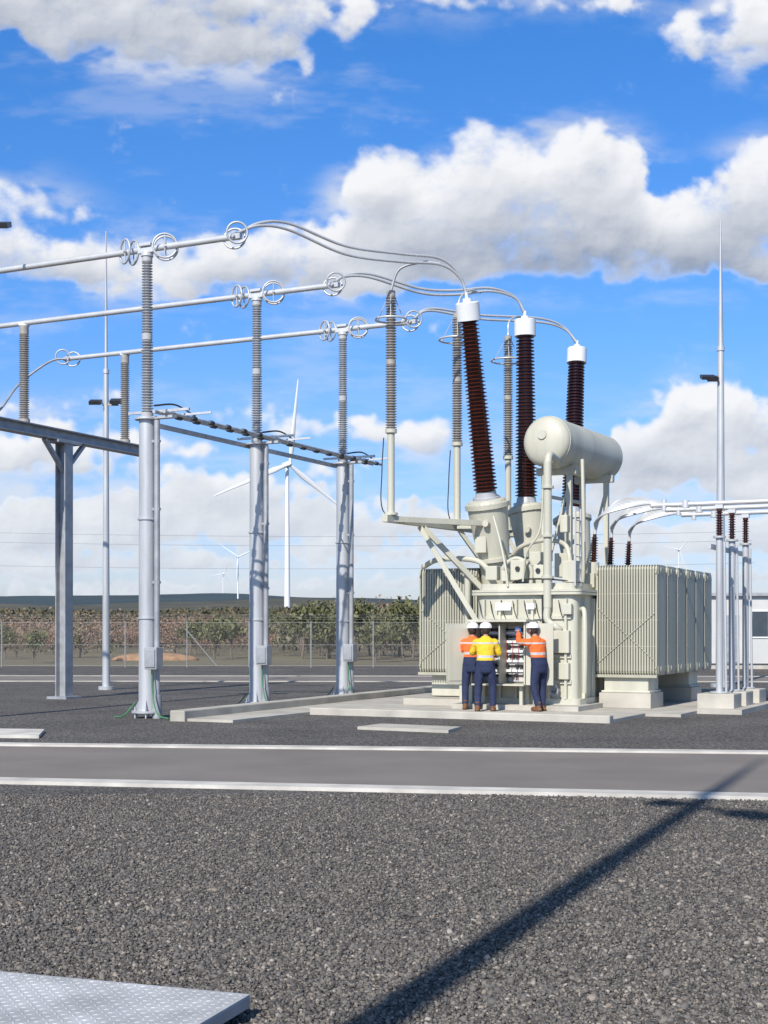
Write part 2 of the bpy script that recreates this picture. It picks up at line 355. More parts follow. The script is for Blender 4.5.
sheet('concrete_apron',tpoly([(-3.6,-3.3),(2.6,-3.3),(2.6,-1.2),(3.3,-1.2),(3.3,6.6),(-3.6,6.6)]),.06,conc,thick=.09)
sheet('concrete_plinth',tpoly([(-1.5,-1.25),(1.25,-1.25),(1.25,6.2),(-1.5,6.2)]),.16,conc,thick=.16)
sheet('concrete_plinth',tpoly([(-3.1,-.2),(-1.504,-.2),(-1.504,5.8),(-3.1,5.8)]),.20,conc,thick=.19)
sheet('oil_pit_floor',tpoly([(-4.7,-6.4),(-3.604,-6.4),(-3.604,7.4),(-5.1,7.4)]),.05,conc,thick=.06)
def wall(p0,p1,w=.3,h=.2):
    p0=Vector((p0[0],p0[1],0));p1=Vector((p1[0],p1[1],0)); b=MB(); b.bar(p0+Z*(h/2-.01),p1+Z*(h/2-.01),w,h+.02); o=b.obj('bund_wall',conc,bevel=.02); o['label']='low pale concrete bund wall on dark gravel'; o['category']='low wall'; o['group']='bund walls around the transformer'
wall(TL(-4.75,-6.5),TL(-5.35,7.5),.32,.2); wall(TL(-3.59,-3.45),TL(2.6,-3.45),.24,.14); wall(TL(-5.1,7.65),TL(5,7.65))

# loose stones close to the camera
def stones(n,y0,y1):
    bm=bmesh.new(); bmesh.ops.create_icosphere(bm,subdivisions=1,radius=1); bv=np.array([v.co[:] for v in bm.verts]); bf=np.array([[v.index for v in f.verts] for f in bm.faces]); bm.free()
    yy=y0+(y1-y0)*np.random.rand(n)**1.35; xx=(np.random.rand(n)*2-1)*(.29*yy+.4)
    c=np.stack([xx,yy,np.random.uniform(-.002,.008,n)],1)
    s=np.random.lognormal(math.log(.0082),.34,n)[:,None]*np.stack([np.random.uniform(.8,1.5,n),np.random.uniform(.7,1.2,n),np.random.uniform(.5,.9,n)],1)
    q=np.random.normal(size=(n,4))*np.array([1.5,.5,.5,1.5]); q/=np.linalg.norm(q,axis=1)[:,None]; a,b,c_,d=q.T
    Rm=np.stack([1-2*(c_*c_+d*d),2*(b*c_-a*d),2*(b*d+a*c_),2*(b*c_+a*d),1-2*(b*b+d*d),2*(c_*d-a*b),2*(b*d-a*c_),2*(c_*d+a*b),1-2*(b*b+c_*c_)],1).reshape(n,3,3)
    vv=bv[None]*(1+np.random.uniform(-.25,.25,(n,12,1)))*s[:,None,:]
    vv=np.einsum('nij,nkj->nki',Rm,vv)+c[:,None,:]
    ff=(bf[None]+(np.arange(n)*12)[:,None,None]).reshape(-1)
    me=bpy.data.meshes.new('gravel'); me.vertices.add(n*12); me.vertices.foreach_set('co',vv.reshape(-1).astype(np.float32))
    nf=n*20; me.loops.add(nf*3); me.loops.foreach_set('vertex_index',ff.astype(np.int32)); me.polygons.add(nf); me.polygons.foreach_set('loop_start',np.arange(0,nf*3,3,dtype=np.int32)); me.update(calc_edges=True)
    o=bpy.data.objects.new('gravel',me); COL.objects.link(o); o['kind']='stuff'
    m=bpy.data.materials.new('gravel_stone'); m.use_nodes=True; nt=m.node_tree; nn=nt.nodes; l=nt.links; b=nn['Principled BSDF']; b.inputs['Roughness'].default_value=.8; b.inputs['Specular IOR Level'].default_value=.25
    g=nn.new('ShaderNodeNewGeometry'); r=nn.new('ShaderNodeValToRGB'); e=r.color_ramp.elements; e[0].color=(.065,.060,.055,1); e[1].color=(.37,.34,.30,1)
    for p,cc in((.3,(.115,.107,.098,1)),(.65,(.16,.148,.135,1)),(.86,(.205,.185,.16,1)),(.95,(.26,.215,.17,1))): x=e.new(p); x.color=cc
    l.new(g.outputs['Random Per Island'],r.inputs[0]); l.new(r.outputs[0],b.inputs['Base Color']); me.materials.append(m)
stones(145000,4.9,14.2)

# ------------------------------------------------------------ terrain beyond the fence
def tz(x,y):
    r=math.hypot(x,y)
    if r<130: return 0
    a=math.atan2(x,y)
    ks=[(130,-17.8),(300,-6.0),(600,7),(1070,22),(1800,23),(2800,28),(4200,33),(6500,30)]
    for (r0,e0),(r1,e1) in zip(ks,ks[1:]):
        if r<=r1: t=(r-r0)/(r1-r0); e=e0+(e1-e0)*t; break
    else: e=30
    k=min(1,(r-130)/1500)
    e+=k*(3.2*math.sin(a*9+1+r/2600)+1.8*math.sin(a*23+r/900)+.8*math.sin(a*61+r/500))
    return CAMH+r*e/1400
A=[R(-50+i*.5) for i in range(201)]; RR=[128,150,190,250,330,430,560,720,900,1070,1300,1600,2000,2400,2800]
def terr(RR,name,mat):
    b=MB(); vs=[];fs=[]
    for r in RR:
        for a in A: x,y=r*math.sin(a),r*math.cos(a); vs.append((x,y,tz(x,y) if r>130 else -.3))
    n=len(A)
    for i in range(len(RR)-1):
        for j in range(n-1): fs.append((i*n+j,i*n+j+1,(i+1)*n+j+1,(i+1)*n+j))
    b.add(vs,fs,True); o=b.obj(name,mat); o['kind']='structure'
terr(RR,'terrain',nmat('bush_covered_land',(.045,.055,.035),.95,0,.4,.012,col2=(.14,.12,.075)))
terr([2800,3300,3800,4200,4800,5600,6500],'hills',nmat('haze_tinted_forest',(.030,.052,.058),.95,0,.3,.003))  # aerial haze painted into the bluish base colour of the far hills

# ------------------------------------------------------------ trees
def leafmat(name,c1,c2):
    m=bpy.data.materials.new(name); m.use_nodes=True; nt=m.node_tree; nn=nt.nodes; l=nt.links; b=nn['Principled BSDF']; b.inputs['Roughness'].default_value=.8; b.inputs['Specular IOR Level'].default_value=.2
    g=nn.new('ShaderNodeNewGeometry'); r=nn.new('ShaderNodeValToRGB'); e=r.color_ramp.elements; e[0].color=(*c1,1); e[1].color=(*c2,1)
    l.new(g.outputs['Random Per Island'],r.inputs[0]); l.new(r.outputs[0],b.inputs['Base Color']); return m
lgreen=leafmat('eucalypt_leaves',(.07,.078,.035),(.20,.20,.10))
lgrey=leafmat('grey_green_leaves',(.11,.11,.065),(.27,.255,.165))
lbrown=leafmat('dry_scrub_leaves',(.15,.10,.07),(.34,.25,.18))
lred=leafmat('reddish_scrub_leaves',(.15,.085,.06),(.30,.19,.14))
def tree(lm,h,wd,n,leaf,label,dense=1):
    e=thing('tree',label,'tree',(0,0,-100))
    e['group']='bushland trees behind the fence'
    b=MB(); b.tube([(0,0,-.1),(.05,.02,h*.3),(-.03,.04,h*.62)],h*.022,6,3)
    cl=[]
    for i in range(6+int(3*dense)):
        a=random.random()*6.28; rr=wd*.5*random.uniform(.15,.8); z=h*random.uniform(.38,.92)
        p=(rr*math.cos(a),rr*math.sin(a),z); cl.append((p,wd*random.uniform(.16,.30)))
        b.tube([(0,0,h*random.uniform(.15,.4)),(p[0]*.5,p[1]*.5,z*.75),p],h*.009,5,3)
    b.obj('trunk',bark,e)
    vs=[];fs=[]
    for i in range(n):
        (p,r)=random.choice(cl); d=Vector((random.gauss(0,1),random.gauss(0,1),random.gauss(0,.75)))*r*.55
        c=Vector(p)+d; c.z=max(c.z,.1*h)
        q=Euler((random.random()*6,random.random()*6,random.random()*6)).to_matrix(); s=leaf*random.uniform(.6,1.4)
        o=len(vs); vs+=[c+q@Vector(k)*s for k in((-.5,-.3,0),(.5,-.3,0.1),(.5,.3,0),(-.5,.3,-.1))]; fs.append((o,o+1,o+2,o+3))
    b=MB(); b.add(vs,fs); b.obj('crown',lm,e); return e
kinds_g=[tree(lgreen,1,.95,800,.06,'grey-green gum tree behind the wire fence'),tree(lgrey,1,1.0,650,.055,'grey-green gum tree behind the wire fence'),tree(lgreen,1,.8,550,.055,'grey-green gum tree behind the wire fence')]
kinds_b=[tree(lbrown,1,1.5,520,.05,'dry brown scrubby tree behind the wire fence'),tree(lbrown,1,1.3,460,.045,'dry brown scrubby tree behind the wire fence'),tree(lred,1,1.5,520,.048,'reddish brown scrubby tree behind the wire fence')]
def put(k,x,y,h):
    dup(k,(x,y,tz(x,y)-.02),random.random()*6.28,(h*random.uniform(.9,1.25),h*random.uniform(.9,1.25),h))
for i in range(95):
    y=90+90*random.random()**.8; ang=random.uniform(-.281,-.06)
    put(random.choice(kinds_b+kinds_b+kinds_b+[kinds_g[1]]),ang*y,y,random.uniform(1.5,2.8)+(y-90)*.006)
for i in range(52):
    y=random.uniform(84,150); ang=random.uniform(-.085,.04)
    put(random.choice(kinds_g+kinds_g+kinds_b),ang*y,y,random.uniform(1.8,3.6)+(y-84)*.007)
for i in range(16):
    y=random.uniform(90,140); ang=random.uniform(.154,.29)
    put(random.choice(kinds_g),ang*y,y,random.uniform(2.2,3.2))
for x,y,h in((-18.5,74,1.7),(-15.8,80,1.3),(-10.1,84,2.3),(-9.55,88,2.6),(-.5,76,2.6),(-1.9,82,3.4),(-5.1,86,3.3),(1.2,80,3.4),(-23,85,2.2),(-3.4,90,3.7),(.9,92,3.8),(-20.4,90,2.1),(-13.2,95,2.4)):
    put(random.choice((kinds_g[0],kinds_g[2])),x,y,h)
for k in kinds_g+kinds_b:
    for c in [o for o in scn.objects if o.parent==k]: bpy.data.objects.remove(c)
    bpy.data.objects.remove(k)
b=MB(); vs=[];fs=[]
for i in range(60000):
    r=170+830*random.random()**1.3; a=R(random.uniform(-17,17)); x,y=r*math.sin(a),r*math.cos(a)
    if math.sin(x*.035+y*.012)+math.sin(y*.021-x*.017)+random.gauss(0,.4)<-.5: continue
    s=random.uniform(.4,.95)*(1+r/650); c=Vector((x,y,tz(x,y)+random.uniform(.1,1.6+ r*.0018)))
    q=Euler((random.random()*6,random.random()*6,random.random()*6)).to_matrix()
    o=len(vs); vs+=[c+q@Vector(k)*s for k in((-.5,-.4,0),(.5,-.4,.1),(.5,.4,0),(-.5,.4,-.1))]; fs.append((o,o+1,o+2,o+3))
b.add(vs,fs); o=b.obj('woodland',leafmat('woodland_leaves',(.055,.062,.036),(.17,.14,.09))); o['kind']='stuff'
b=MB(); b.sph((0,0,0),1,(2.6,1.2,.45),24,10); o=b.obj('soil_mound',nmat('orange_soil',(.34,.20,.11),.95,0,.3,3,bump=.8,bscale=6)); o.location=(-13.4,82,0); o['kind']='structure'

# ------------------------------------------------------------ fence
fgal=nmat('dull_fence_steel',(.30,.305,.30),.55,.2,.15,5)
def alphamat():
    m=bpy.data.materials.new('chain_link_mesh'); m.use_nodes=True; nt=m.node_tree; n=nt.nodes; l=nt.links; n.clear()
    d=n.new('ShaderNodeBsdfDiffuse'); d.inputs[0].default_value=(.32,.32,.31,1); t=n.new('ShaderNodeBsdfTransparent'); mx=n.new('ShaderNodeMixShader'); o=n.new('ShaderNodeOutputMaterial')
    tc=n.new('ShaderNodeTexCoord'); mp=n.new('ShaderNodeMapping'); mp.inputs['Rotation'].default_value=(0,R(45),0); mp.inputs['Scale'].default_value=(18,18,18); l.new(tc.outputs['Object'],mp.inputs[0])
    s=n.new('ShaderNodeSeparateXYZ'); l.new(mp.outputs[0],s.inputs[0]); outs=[]
    for k in(0,2):
        f=n.new('ShaderNodeMath'); f.operation='FRACT'; l.new(s.outputs[k],f.inputs[0]); c=n.new('ShaderNodeMath'); c.operation='LESS_THAN'; c.inputs[1].default_value=.05; l.new(f.outputs[0],c.inputs[0]); outs.append(c.outputs[0])
    mxx=n.new('ShaderNodeMath'); mxx.operation='MAXIMUM'; l.new(outs[0],mxx.inputs[0]); l.new(outs[1],mxx.inputs[1])
    l.new(mxx.outputs[0],mx.inputs[0]); l.new(t.outputs[0],mx.inputs[1]); l.new(d.outputs[0],mx.inputs[2]); l.new(mx.outputs[0],o.inputs[0]); return m
fe=thing('fence','galvanised chain link security fence with barbed wire strands','fence',(0,65.2,0),R(-1.2))
b=MB(); b.add([(-45,0,.05),(45,0,.05),(45,0,2.1),(-45,0,2.1)],[(0,1,2,3)]); b.obj('wire_mesh',alphamat(),fe)
post=MB(); post.cyl((0,0,0),(0,0,2.15),.032,n=8); post.tube([(0,0,2.15),(0,-.25,2.5)],.02,6,1)
po=post.obj('fence_post',fgal,fe); po.location=(-44,0,0)
for i in range(1,32):
    c=po.copy(); COL.objects.link(c); c.parent=fe; c.location=(-44+i*2.9,0,0)
b=MB()
for z in(.08,1.05,2.1): b.cyl((-45,0,z),(45,0,z),.010,n=5)
for k in range(3): b.cyl((-45,-.06-.08*k,2.24+.1*k),(45,-.06-.08*k,2.24+.1*k),.006,n=4)
for i in(3,12,17,24): b.cyl((-44+i*2.9,0.02,1.7),(-44+i*2.9+1.4,0.02,.05),.025,n=6)
b.obj('strained_wire',fgal,fe)

# ------------------------------------------------------------ wind turbines
def turbine(x,Y,hub_e,bl,rot,yaw,label):
    zb=tz(x,Y)-3; zh=CAMH+Y*hub_e/1400
    t=thing('wind_turbine',label,'wind turbine',(x,Y,zb),yaw,'wind turbines on the hills'); H=zh-zb
    b=MB(); b.cyl((0,0,0),(0,0,H-1.5),bl*.036,bl*.02,24); b.obj('tower',bladem,t)
    b=MB(); b.box((0,1.8,H+.3),(4,11,4)); b.obj('nacelle',bladem,t,bevel=.8)
    b=MB(); b.lathe((0,-3.8,H),(0,-1,0),[(0,1.9),(1.5,1.9),(2.8,1.4),(3.6,.3)],20,False); b.obj('rotor_hub',bladem,t)
    for k in range(3):
        a=R(rot+120*k); b=MB(); st=[(0,1.1,1.1),(.06,1.2,1.0),(.2,2.1,.7),(.5,1.35,.4),(.8,.85,.22),(.97,.5,.12),(1,.1,.05)]
        vs=[];fs=[]
        for f,c,th in st:
            c*=bl/62; th*=bl/62
            tw=R(18*(1-f))
            for i in range(10):
                q=2*math.pi*i/10; xx=c*math.cos(q)+c*.25*(1 if f>.05 else 0); yy=th*math.sin(q)
                vs.append(Vector((xx*math.cos(tw)-yy*math.sin(tw),xx*math.sin(tw)+yy*math.cos(tw)-5.4,f*bl)))
        Mx=Matrix.Rotation(a,3,'Y'); vs=[Mx@v for v in vs]; vs=[v+Vector((0,0,H)) for v in vs]
        for s in range(len(st)-1):
            for i in range(10): j=(i+1)%10; fs.append((s*10+i,s*10+j,(s+1)*10+j,(s+1)*10+i))
        b.add(vs,fs,True); b.add(vs[-10:],[tuple(range(10))]); b.obj('blade',bladem,t)
turbine(-74,1070,167,66,6,R(24),'tall white three-bladed wind turbine on a low ridge')
turbine(-313,3000,75,50,64,R(10),'small distant white wind turbine on the hills')
turbine(-494,4300,58,52,20,R(30),'small distant white wind turbine on the hills')
turbine(758,3600,82,52,40,R(20),'small distant white wind turbine on the hills')

# ------------------------------------------------------------ post insulator columns
def column(loc,label):
    t=thing('insulator_column',label,'insulator column',loc,R(-26),'busbar insulator columns on dark gravel')
    b=MB(); b.cyl((0,0,.12),(0,0,5.72),.165,.155,24); b.cyl((.0,0,.10),(0,0,.14),.30,n=24); b.cyl((0,0,5.72),(0,0,5.76),.24,n=20)
    for z in(1.9,3.8): b.cyl((0,0,z),(0,0,z+.03),.185,n=20)
    for k in range(6):
        a=k*math.pi/3; b.cyl((.25*math.cos(a),.25*math.sin(a),0),(.25*math.cos(a),.25*math.sin(a),.22),.018,n=6); 
        b.add([(.16*math.cos(a),.16*math.sin(a),.14),(.29*math.cos(a),.29*math.sin(a),.14),(.165*math.cos(a),.165*math.sin(a),.36)],[(0,1,2)])
    b.obj('steel_post',galv,t)
    b=MB(); b.cyl((.25,-.03,.45),(.25,-.03,5.7),.055,n=14)
    for z in(1.2,2.6,4.0,5.3): b.box((.17,-.02,z),(.28,.06,.05))
    b.cyl((.25,-.03,.0),(.25,-.03,.45),.09,n=14)
    b.obj('operating_rod',galvd,t)
    b=MB(); b.box((.32,-.24,1.15),(.28,.22,.42)); b.box((.32,-.365,1.15),(.22,.02,.34)); b.obj('mechanism_box',galvd,t,bevel=.01)
    b=MB(); b.tube([(.25,-.2,.95),(.3,-.25,.5),(.45,-.3,.1),(.7,-.3,.02)],.014,6); b.obj('earth_strap',green,t)
    b=MB(); b.tube([(-.2,-.1,.3),(-.4,-.2,.05),(-.7,-.1,.01)],.014,6); b.obj('earth_strap',green,t)
    b=MB(); b.lathe((0,0,5.76),(0,0,1),[(0,.12),(.10,.12),(.1,.085)]+sheds(1.38,.075,.07,.045,.052,.10)+[(1.5,.1),(1.62,.1)]+sheds(1.38,.068,.062,.042,.052,1.62)+[(3.0,.10),(3.1,.10)],18)
    b.obj('post_insulator',greyins,t)
    b=MB(); b.cyl((0,0,8.86),(0,0,8.94),.12,n=16); b.box((0,0,8.97),(.34,.14,.10)); b.box((0,0,9.08),(.26,.20,.06)); b.obj('busbar_clamp',alu,t,bevel=.01)
    for s in(-1,1):
        b=MB(); ax=Vector((.5*s,-.86,0)); 
        for o in(-.09,.09):
            c=Vector((.42*s,0,9.0))+ax.normalized()*o; b.torus(c,ax,.228,.021,36,10)
        b.cyl(Vector((.42*s,0,9.0))-ax*.12,Vector((.42*s,0,9.0))+ax*.12,.025,n=8)
        for o in(-.09,.09):
            c=Vector((.42*s,0,9.0))+ax.normalized()*o; b.cyl(c-Z*.22,c+Z*.22,.012,n=6)
        b.obj('corona_ring',galv,t)
    return t
CA,CB,CC=Vector((-4.55,26.9,0)),Vector((-2.77,30.5,0)),Vector((-1.0,34.0,0))
ca=column(CA,'grey steel post topped by ribbed grey insulator and busbar clamp')
dup(ca,CB); dup(ca,CC)
def busbar(c,t0,t1,ring0=False):
    t=thing('busbar','long silver aluminium tube busbar carried on grey insulators','busbar',c+Z*9.0,R(-26),'parallel tubular busbars')
    b=MB(); b.cyl((t0,0,0),(t1,0,0),.06,n=14); b.sph((t1,0,0),.065); b.obj('tube',alu,t)
    for k,tt in enumerate([t1]+([t0] if ring0 else [])):
        b=MB(); s=1 if k==0 else -1
        b.torus((tt-.04*s,.1,.0),(.35,-.9,.2),.20,.021,32,10); b.torus((tt+.14*s,-.1,.04),(.5,-.85,-.1),.19,.021,32,10); b.cyl((tt+.04,-.1,-.0),(tt+.04,.14,.0),.03,n=8); b.box((tt+.05*s,0,0),(.22,.1,.1))
        b.obj('end_ring',galv,t)
busbar(CA,-9,1.95); busbar(CB,-12,1.86); busbar(CC,-8.3,1.8,True)
lk=thing('linkage_beam','pair of thin steel linkage tubes with dark insulated joints','disconnector linkage',CA+Z*5.85,R(64))
b=MB(); 
b.cyl((-.15,-.26,0.0),(9.2,-.26,0.0),.035,n=10); b.cyl((-.15,-.50,-.02),(9.2,-.50,-.02),.03,n=10); b.bar((.1,.2,-.14),(8.6,.2,-.14),.05,.09)
for k in(0,3.97,7.93):
    b.box((k,-.25,-.1),(.14,.75,.05)); b.bar((k+.1,-.9,.04),(k+.1,.5,.04),.05,.05); b.bar((k+.45,-.26,0),(k+.7,-1.0,.05),.04,.04)
b.obj('tube',galv,lk)
b=MB()
for k in np.arange(.6,9,.62):
    b.cyl((k,-.26,0),(k+.16,-.26,0),.055,n=10)
    if int(k*10)%2==0: b.cyl((k+.2,-.5,-.02),(k+.32,-.5,-.02),.048,n=10)
for k in(0,3.97,7.93): b.tube([(k-.2,-.3,.1),(k+.2,-.5,.16),(k+.8,-.5,.06),(k+1.2,-.3,.1)],.018,6)
b.obj('insulated_joint',dark,lk)

# ------------------------------------------------------------ steel support with two insulators
base=CB-U*6.45+V*1.48
g=thing('busbar_support','galvanised steel T-shaped support with horizontal beam','steel support',base,R(64))
b=MB(); 
for o in(-.14,.14): b.box((0,o,3.2),(.30,.03,6.3))
b.box((0,0,3.2),(.03,.25,6.3)); b.box((0,0,.03),(.6,.6,.06))
for s in(-1,1):
    b.bar((0,.0,5.6),(.75*s,0,6.35),.12,.08)
b.obj('upright',galvd,g)
b=MB()
b.box((-1.0,0,6.62),(8.6,.30,.03)); b.box((-1.0,0,6.38),(8.6,.30,.03)); b.box((-1.0,0,6.50),(8.6,.04,.21)); b.box((0,0,6.33),(.9,.4,.06))
b.obj('crossbeam',galvd,g)
for s in(-1.48,2.49):
    q=thing('post_insulator','ribbed brownish grey insulator standing on a steel beam','insulator',base+V*s+Z*6.636,0,'insulators standing on the steel beam')
    b=MB(); b.lathe((0,0,0),(0,0,1),[(0,.14),(.08,.14),(.08,.09)]+sheds(2.0,.085,.08,.04,.052,.08)+[(2.1,.11),(2.30,.11)],16); b.obj('insulator_body',tanins,q)
    b=MB(); b.box((0,0,2.34),(.24,.14,.08)); b.obj('clamp',alu,q)
def conductor(pts,r,mat,label,cat='cable'):
    b=MB(); b.tube(pts,r,8,8); o=b.obj('flexible_conductor',mat); o['label']=label; o['category']=cat; o['group']='curved flexible conductors'
    return o
lab='silver stranded flexible conductor looping to a bushing'
e=CC-U*8.3
conductor([e+Z*9.0,e+Vector((-.5,-.1,8.9)),e+Vector((-1.2,-.6,8.2)),e+Vector((-1.5,-1.6,7.3)),e+Vector((-1.9,-3,6.7))],.03,galvd,'grey flexible conductor dropping from the end of a busbar')

# ------------------------------------------------------------ flexible conductors to the bushings
T1=TL(-1.3,-.9,8.72); T2=TL(-1.3,2.6,9.06); T3=TL(-1.2,6.15,9.02)
def twin(pts,gap=.11):
    conductor(pts,.029,alu,lab); 
    q=[Vector(p)+Vector((0,.12,gap*math.sin(math.pi*min(1,max(0,i/(len(pts)-1)))))) for i,p in enumerate(pts)]
    conductor(q,.029,alu,lab)
twin([CA+U*1.97+Z*9.05,(-2.35,26.3,9.28),(-1.8,26.8,9.34),(-.77,27.6,9.10),(.32,28.4,9.16),(1.16,29.0,9.26),(1.58,29.25,9.06),T1],.20)
twin([CB+U*1.9+Z*9.05,(-.84,29.9,9.24),(-.3,30.2,9.30),(.8,31,9.16),(1.6,31.5,9.24),(2.42,32,9.44),(3.03,32.4,9.38),T2],.13)
twin([CC+U*1.85+Z*9.05,(1.1,33.5,9.34),(2.35,34.3,9.32),(3.92,35.2,9.44),(4.6,35.6,9.34),T3],.13)
AR=[Vector((.145,29.0,4.07)),Vector((1.62,31.0,4.07)),Vector((2.96,33.4,4.07))]
conductor([(1.16,29.0,9.29),(.8,29.0,9.31),(.32,28.98,9.16),AR[0]+Z*4.66],.028,galvd,'grey flexible conductor dropping to a surge arrester')
conductor([(2.2,31.9,9.38),(1.95,31.6,9.36),(1.7,31.1,9.08),AR[1]+Z*4.66],.024,alu,'silver flexible conductor dropping to a surge arrester')
conductor([(3.7,35.1,9.42),(3.3,34.2,9.36),(3.0,33.5,9.08),AR[2]+Z*4.66],.024,alu,'silver flexible conductor dropping to a surge arrester')
for i,p in enumerate(AR):
    q=thing('surge_arrester','slim ribbed surge arrester with cream base tube and ring','surge arrester',p,0,'surge arresters mounted beside the transformer')
    b=MB(); b.cyl((0,0,0),(0,0,.05),.14); b.cyl((0,0,.05),(0,0,1.7),.075,n=16); b.cyl((0,0,1.7),(0,0,1.78),.12); b.obj('base_tube',cream,q)
    b=MB(); b.lathe((0,0,1.78),(0,0,1),sheds(1.33,.078,.076,.042,.055,0)+[(1.34,.10),(1.44,.10)]+sheds(1.30,.074,.07,.042,.055,1.44)+[(2.75,.09),(2.86,.09)],16); b.obj('insulator_body',tanins,q)
    b=MB(); b.torus((0,0,4.05),(0,0,1),.40 if i else .32,.022,36,8)
    for k in range(3):
        a=k*2.09+.5; rr=.40 if i else .32; b.cyl((.05*math.cos(a),.05*math.sin(a),4.6),(rr*math.cos(a),rr*math.sin(a),4.05),.009,n=5)
    b.obj('grading_ring',alu,q)

# ------------------------------------------------------------ transformer
t=thing('power_transformer','large cream power transformer with radiators and brown bushings','transformer',TO,R(-26))
TX0,TX1,TY0=-1.2,1.0,-.62
b=MB(); b.prism(rrect(TX0,TX1,TY0,6.0,.14,8),.22,2.42)
for x in np.arange(-1.0,.95,.36): b.box((x,TY0-.04,1.30),(.05,.11,2.05))
for z in(.62,1.15,1.95): b.box((-.1,TY0-.02,z),(2.0,.05,.07))
for y in np.arange(-.2,6,.6): 
    b.box((TX1+.03,y,1.3),(.09,.07,2.1)); b.box((TX0-.03,y,1.3),(.09,.07,2.1))
b.prism(rrect(TX0-.08,TX1+.08,TY0-.08,6.08,.16,8),.16,.28)
b.obj('tank',cream,t)
b=MB(); b.prism(rrect(TX0-.11,TX1+.11,TY0-.11,6.11,.16,8),2.42,2.47); b.prism(rrect(TX0-.11,TX1+.11,TY0-.11,6.11,.16,8),2.48,2.53); b.prism(rrect(TX0+.05,TX1-.05,TY0+.05,5.9,.12,8),2.47,2.66)
b.obj('tank_cover',cream,t)
def bushing(i,pb,pt,p_low,rt=.46):
    pb=Vector(pb);pt=Vector(pt);ax=(pt-pb).normalized();Ln=(pt-pb).length; low=Vector(p_low)
    b=MB(); ax2=(pb-low); L2=ax2.length; an=ax2.normalized()
    b.lathe(low,ax2,[(0,rt*.86),(.07,rt*.86),(.07,rt*.72),(L2*.30,rt*.74),(L2*.30,rt*.9),(L2*.34,rt*.9),(L2*.34,rt*.76),(L2-.20,rt*.96),(L2-.20,rt*1.06),(L2-.10,rt*1.06),(L2-.10,rt*.92),(L2-.04,rt*.86),(L2-.02,.34)],32)
    x=Vector((1,0,0)); yv=an.cross(x).normalized(); x=yv.cross(an)
    for k in range(24):
        a=2*math.pi*k/24; p=low+an*(L2-.22)+(x*math.cos(a)+yv*math.sin(a))*rt*1.0; b.cyl(p,p+an*.14,.011,n=5)
    b.box(low+an*.9+Vector((-.1,-rt*.82,0)),(.26,.16,.34)); b.cyl(low+an*1.35+Vector((.1,-rt*.7,0)),low+an*1.35+Vector((.1,-rt*.7-.2,0)),.07,n=14)
    b.obj('turret',cream,t)
    h=MB(); h.lathe(pb,ax,[(-.05,.30),(.03,.30),(.03,.24),(.16,.22)],24); ho=h.obj('high_voltage_bushing',galv,t)
    h=MB(); h.lathe(pb,ax,sheds(Ln-.62,.20,.145,.065,.078,.16),24); h.obj('ribbed_insulator',brown,ho)
    h=MB(); h.lathe(pb,ax,[(Ln-.46,.17),(Ln-.46,.25),(Ln-.10,.25),(Ln-.08,.235),(Ln-.08,.09),(Ln-.0,.09),(Ln,.035),(Ln+.12,.035)],24); h.obj('bushing_cap',white,ho)
bushing(1,(-1.3,.2,4.55),(-1.3,-.9,8.65),(-1.22,.66,2.66))
bushing(2,(-1.3,2.7,4.62),(-1.3,2.6,8.98),(-1.0,2.72,2.66))
bushing(3,(-1.2,5.7,4.62),(-1.2,6.15,8.95),(-.9,5.5,2.66))
c0=Vector((.08,.1,5.70)); c1=Vector((.37,3.15,5.64)); ax=c1-c0; Lc=ax.length
b=MB(); b.lathe(c0,ax,[(-.13,.02),(-.125,.16),(-.10,.30),(-.06,.42),(0,.50),(.06,.53),(.10,.535),(.10,.545),(.13,.545),(.13,.535),(Lc-.03,.535),(Lc+.05,.48),(Lc+.12,.33),(Lc+.15,.02)],44); co=b.obj('conservator',cream,t)
b=MB(); b.cyl(c0+Vector((-.02,-.08,.12)),c0+Vector((-.025,-.16,.12)),.10,n=18); b.obj('inspection_cover',cream,co)
b=MB()
for p in((.12,.75),(.34,2.7)):
    for s in(-.28,.28): b.box((p[0]+s,p[1],3.95),(.11,.13,2.55))
    b.box((p[0],p[1],5.12),(.9,.16,.16)); b.bar((p[0]-.28,p[1],2.8),(p[0]+.28,p[1],4.9),.05,.05)
b.bar((-.16,.75,4.6),(.06,2.7,4.6),.07,.07)
b.obj('conservator_frame',cream,t,bevel=.008)
b=MB()
b.cyl((.42,-.72,5.15),(.42,-.72,2.15),.085,n=18)
for z in(4.6,3.6,2.75): b.cyl((.42,-.72,z),(.42,-.72,z+.05),.13,n=18)
b.tube([(.3,.3,5.2),(.42,-.2,5.25),(.42,-.6,5.3),(.42,-.72,5.1)],.08,14)
b.tube([(.42,-.72,2.2),(.42,-.74,1.9),(.6,-.72,1.75),(.66,-.66,1.7)],.075,12)
b.tube([(.80,.4,5.3),(.85,.3,4.5),(.85,.35,3.2),(.8,.4,2.6)],.04,10)
b.tube([(.75,-.2,2.6),(.75,-.3,3.2),(.55,-.1,3.5),(.0,.2,3.6),(-.6,.5,3.5),(-.9,.7,3.3)],.05,10)
b.tube([(-.7,-.3,2.6),(-.7,-.35,3.0),(-.4,-.35,3.2),(-.1,-.3,3.0),(-.1,-.3,2.6)],.045,10)
b.tube([(.15,.0,2.6),(.15,-.1,3.9),(.1,.1,4.4),(-.1,.4,4.5)],.035,8)
b.tube([(-1.1,.0,2.9),(-1.5,.1,3.2),(-2.4,.2,3.25),(-2.9,.4,3.1)],.06,12)
b.tube([(.98,-.3,2.1),(1.12,-.45,2.05),(1.15,-.5,1.2),(1.12,-.45,.4)],.05,10)
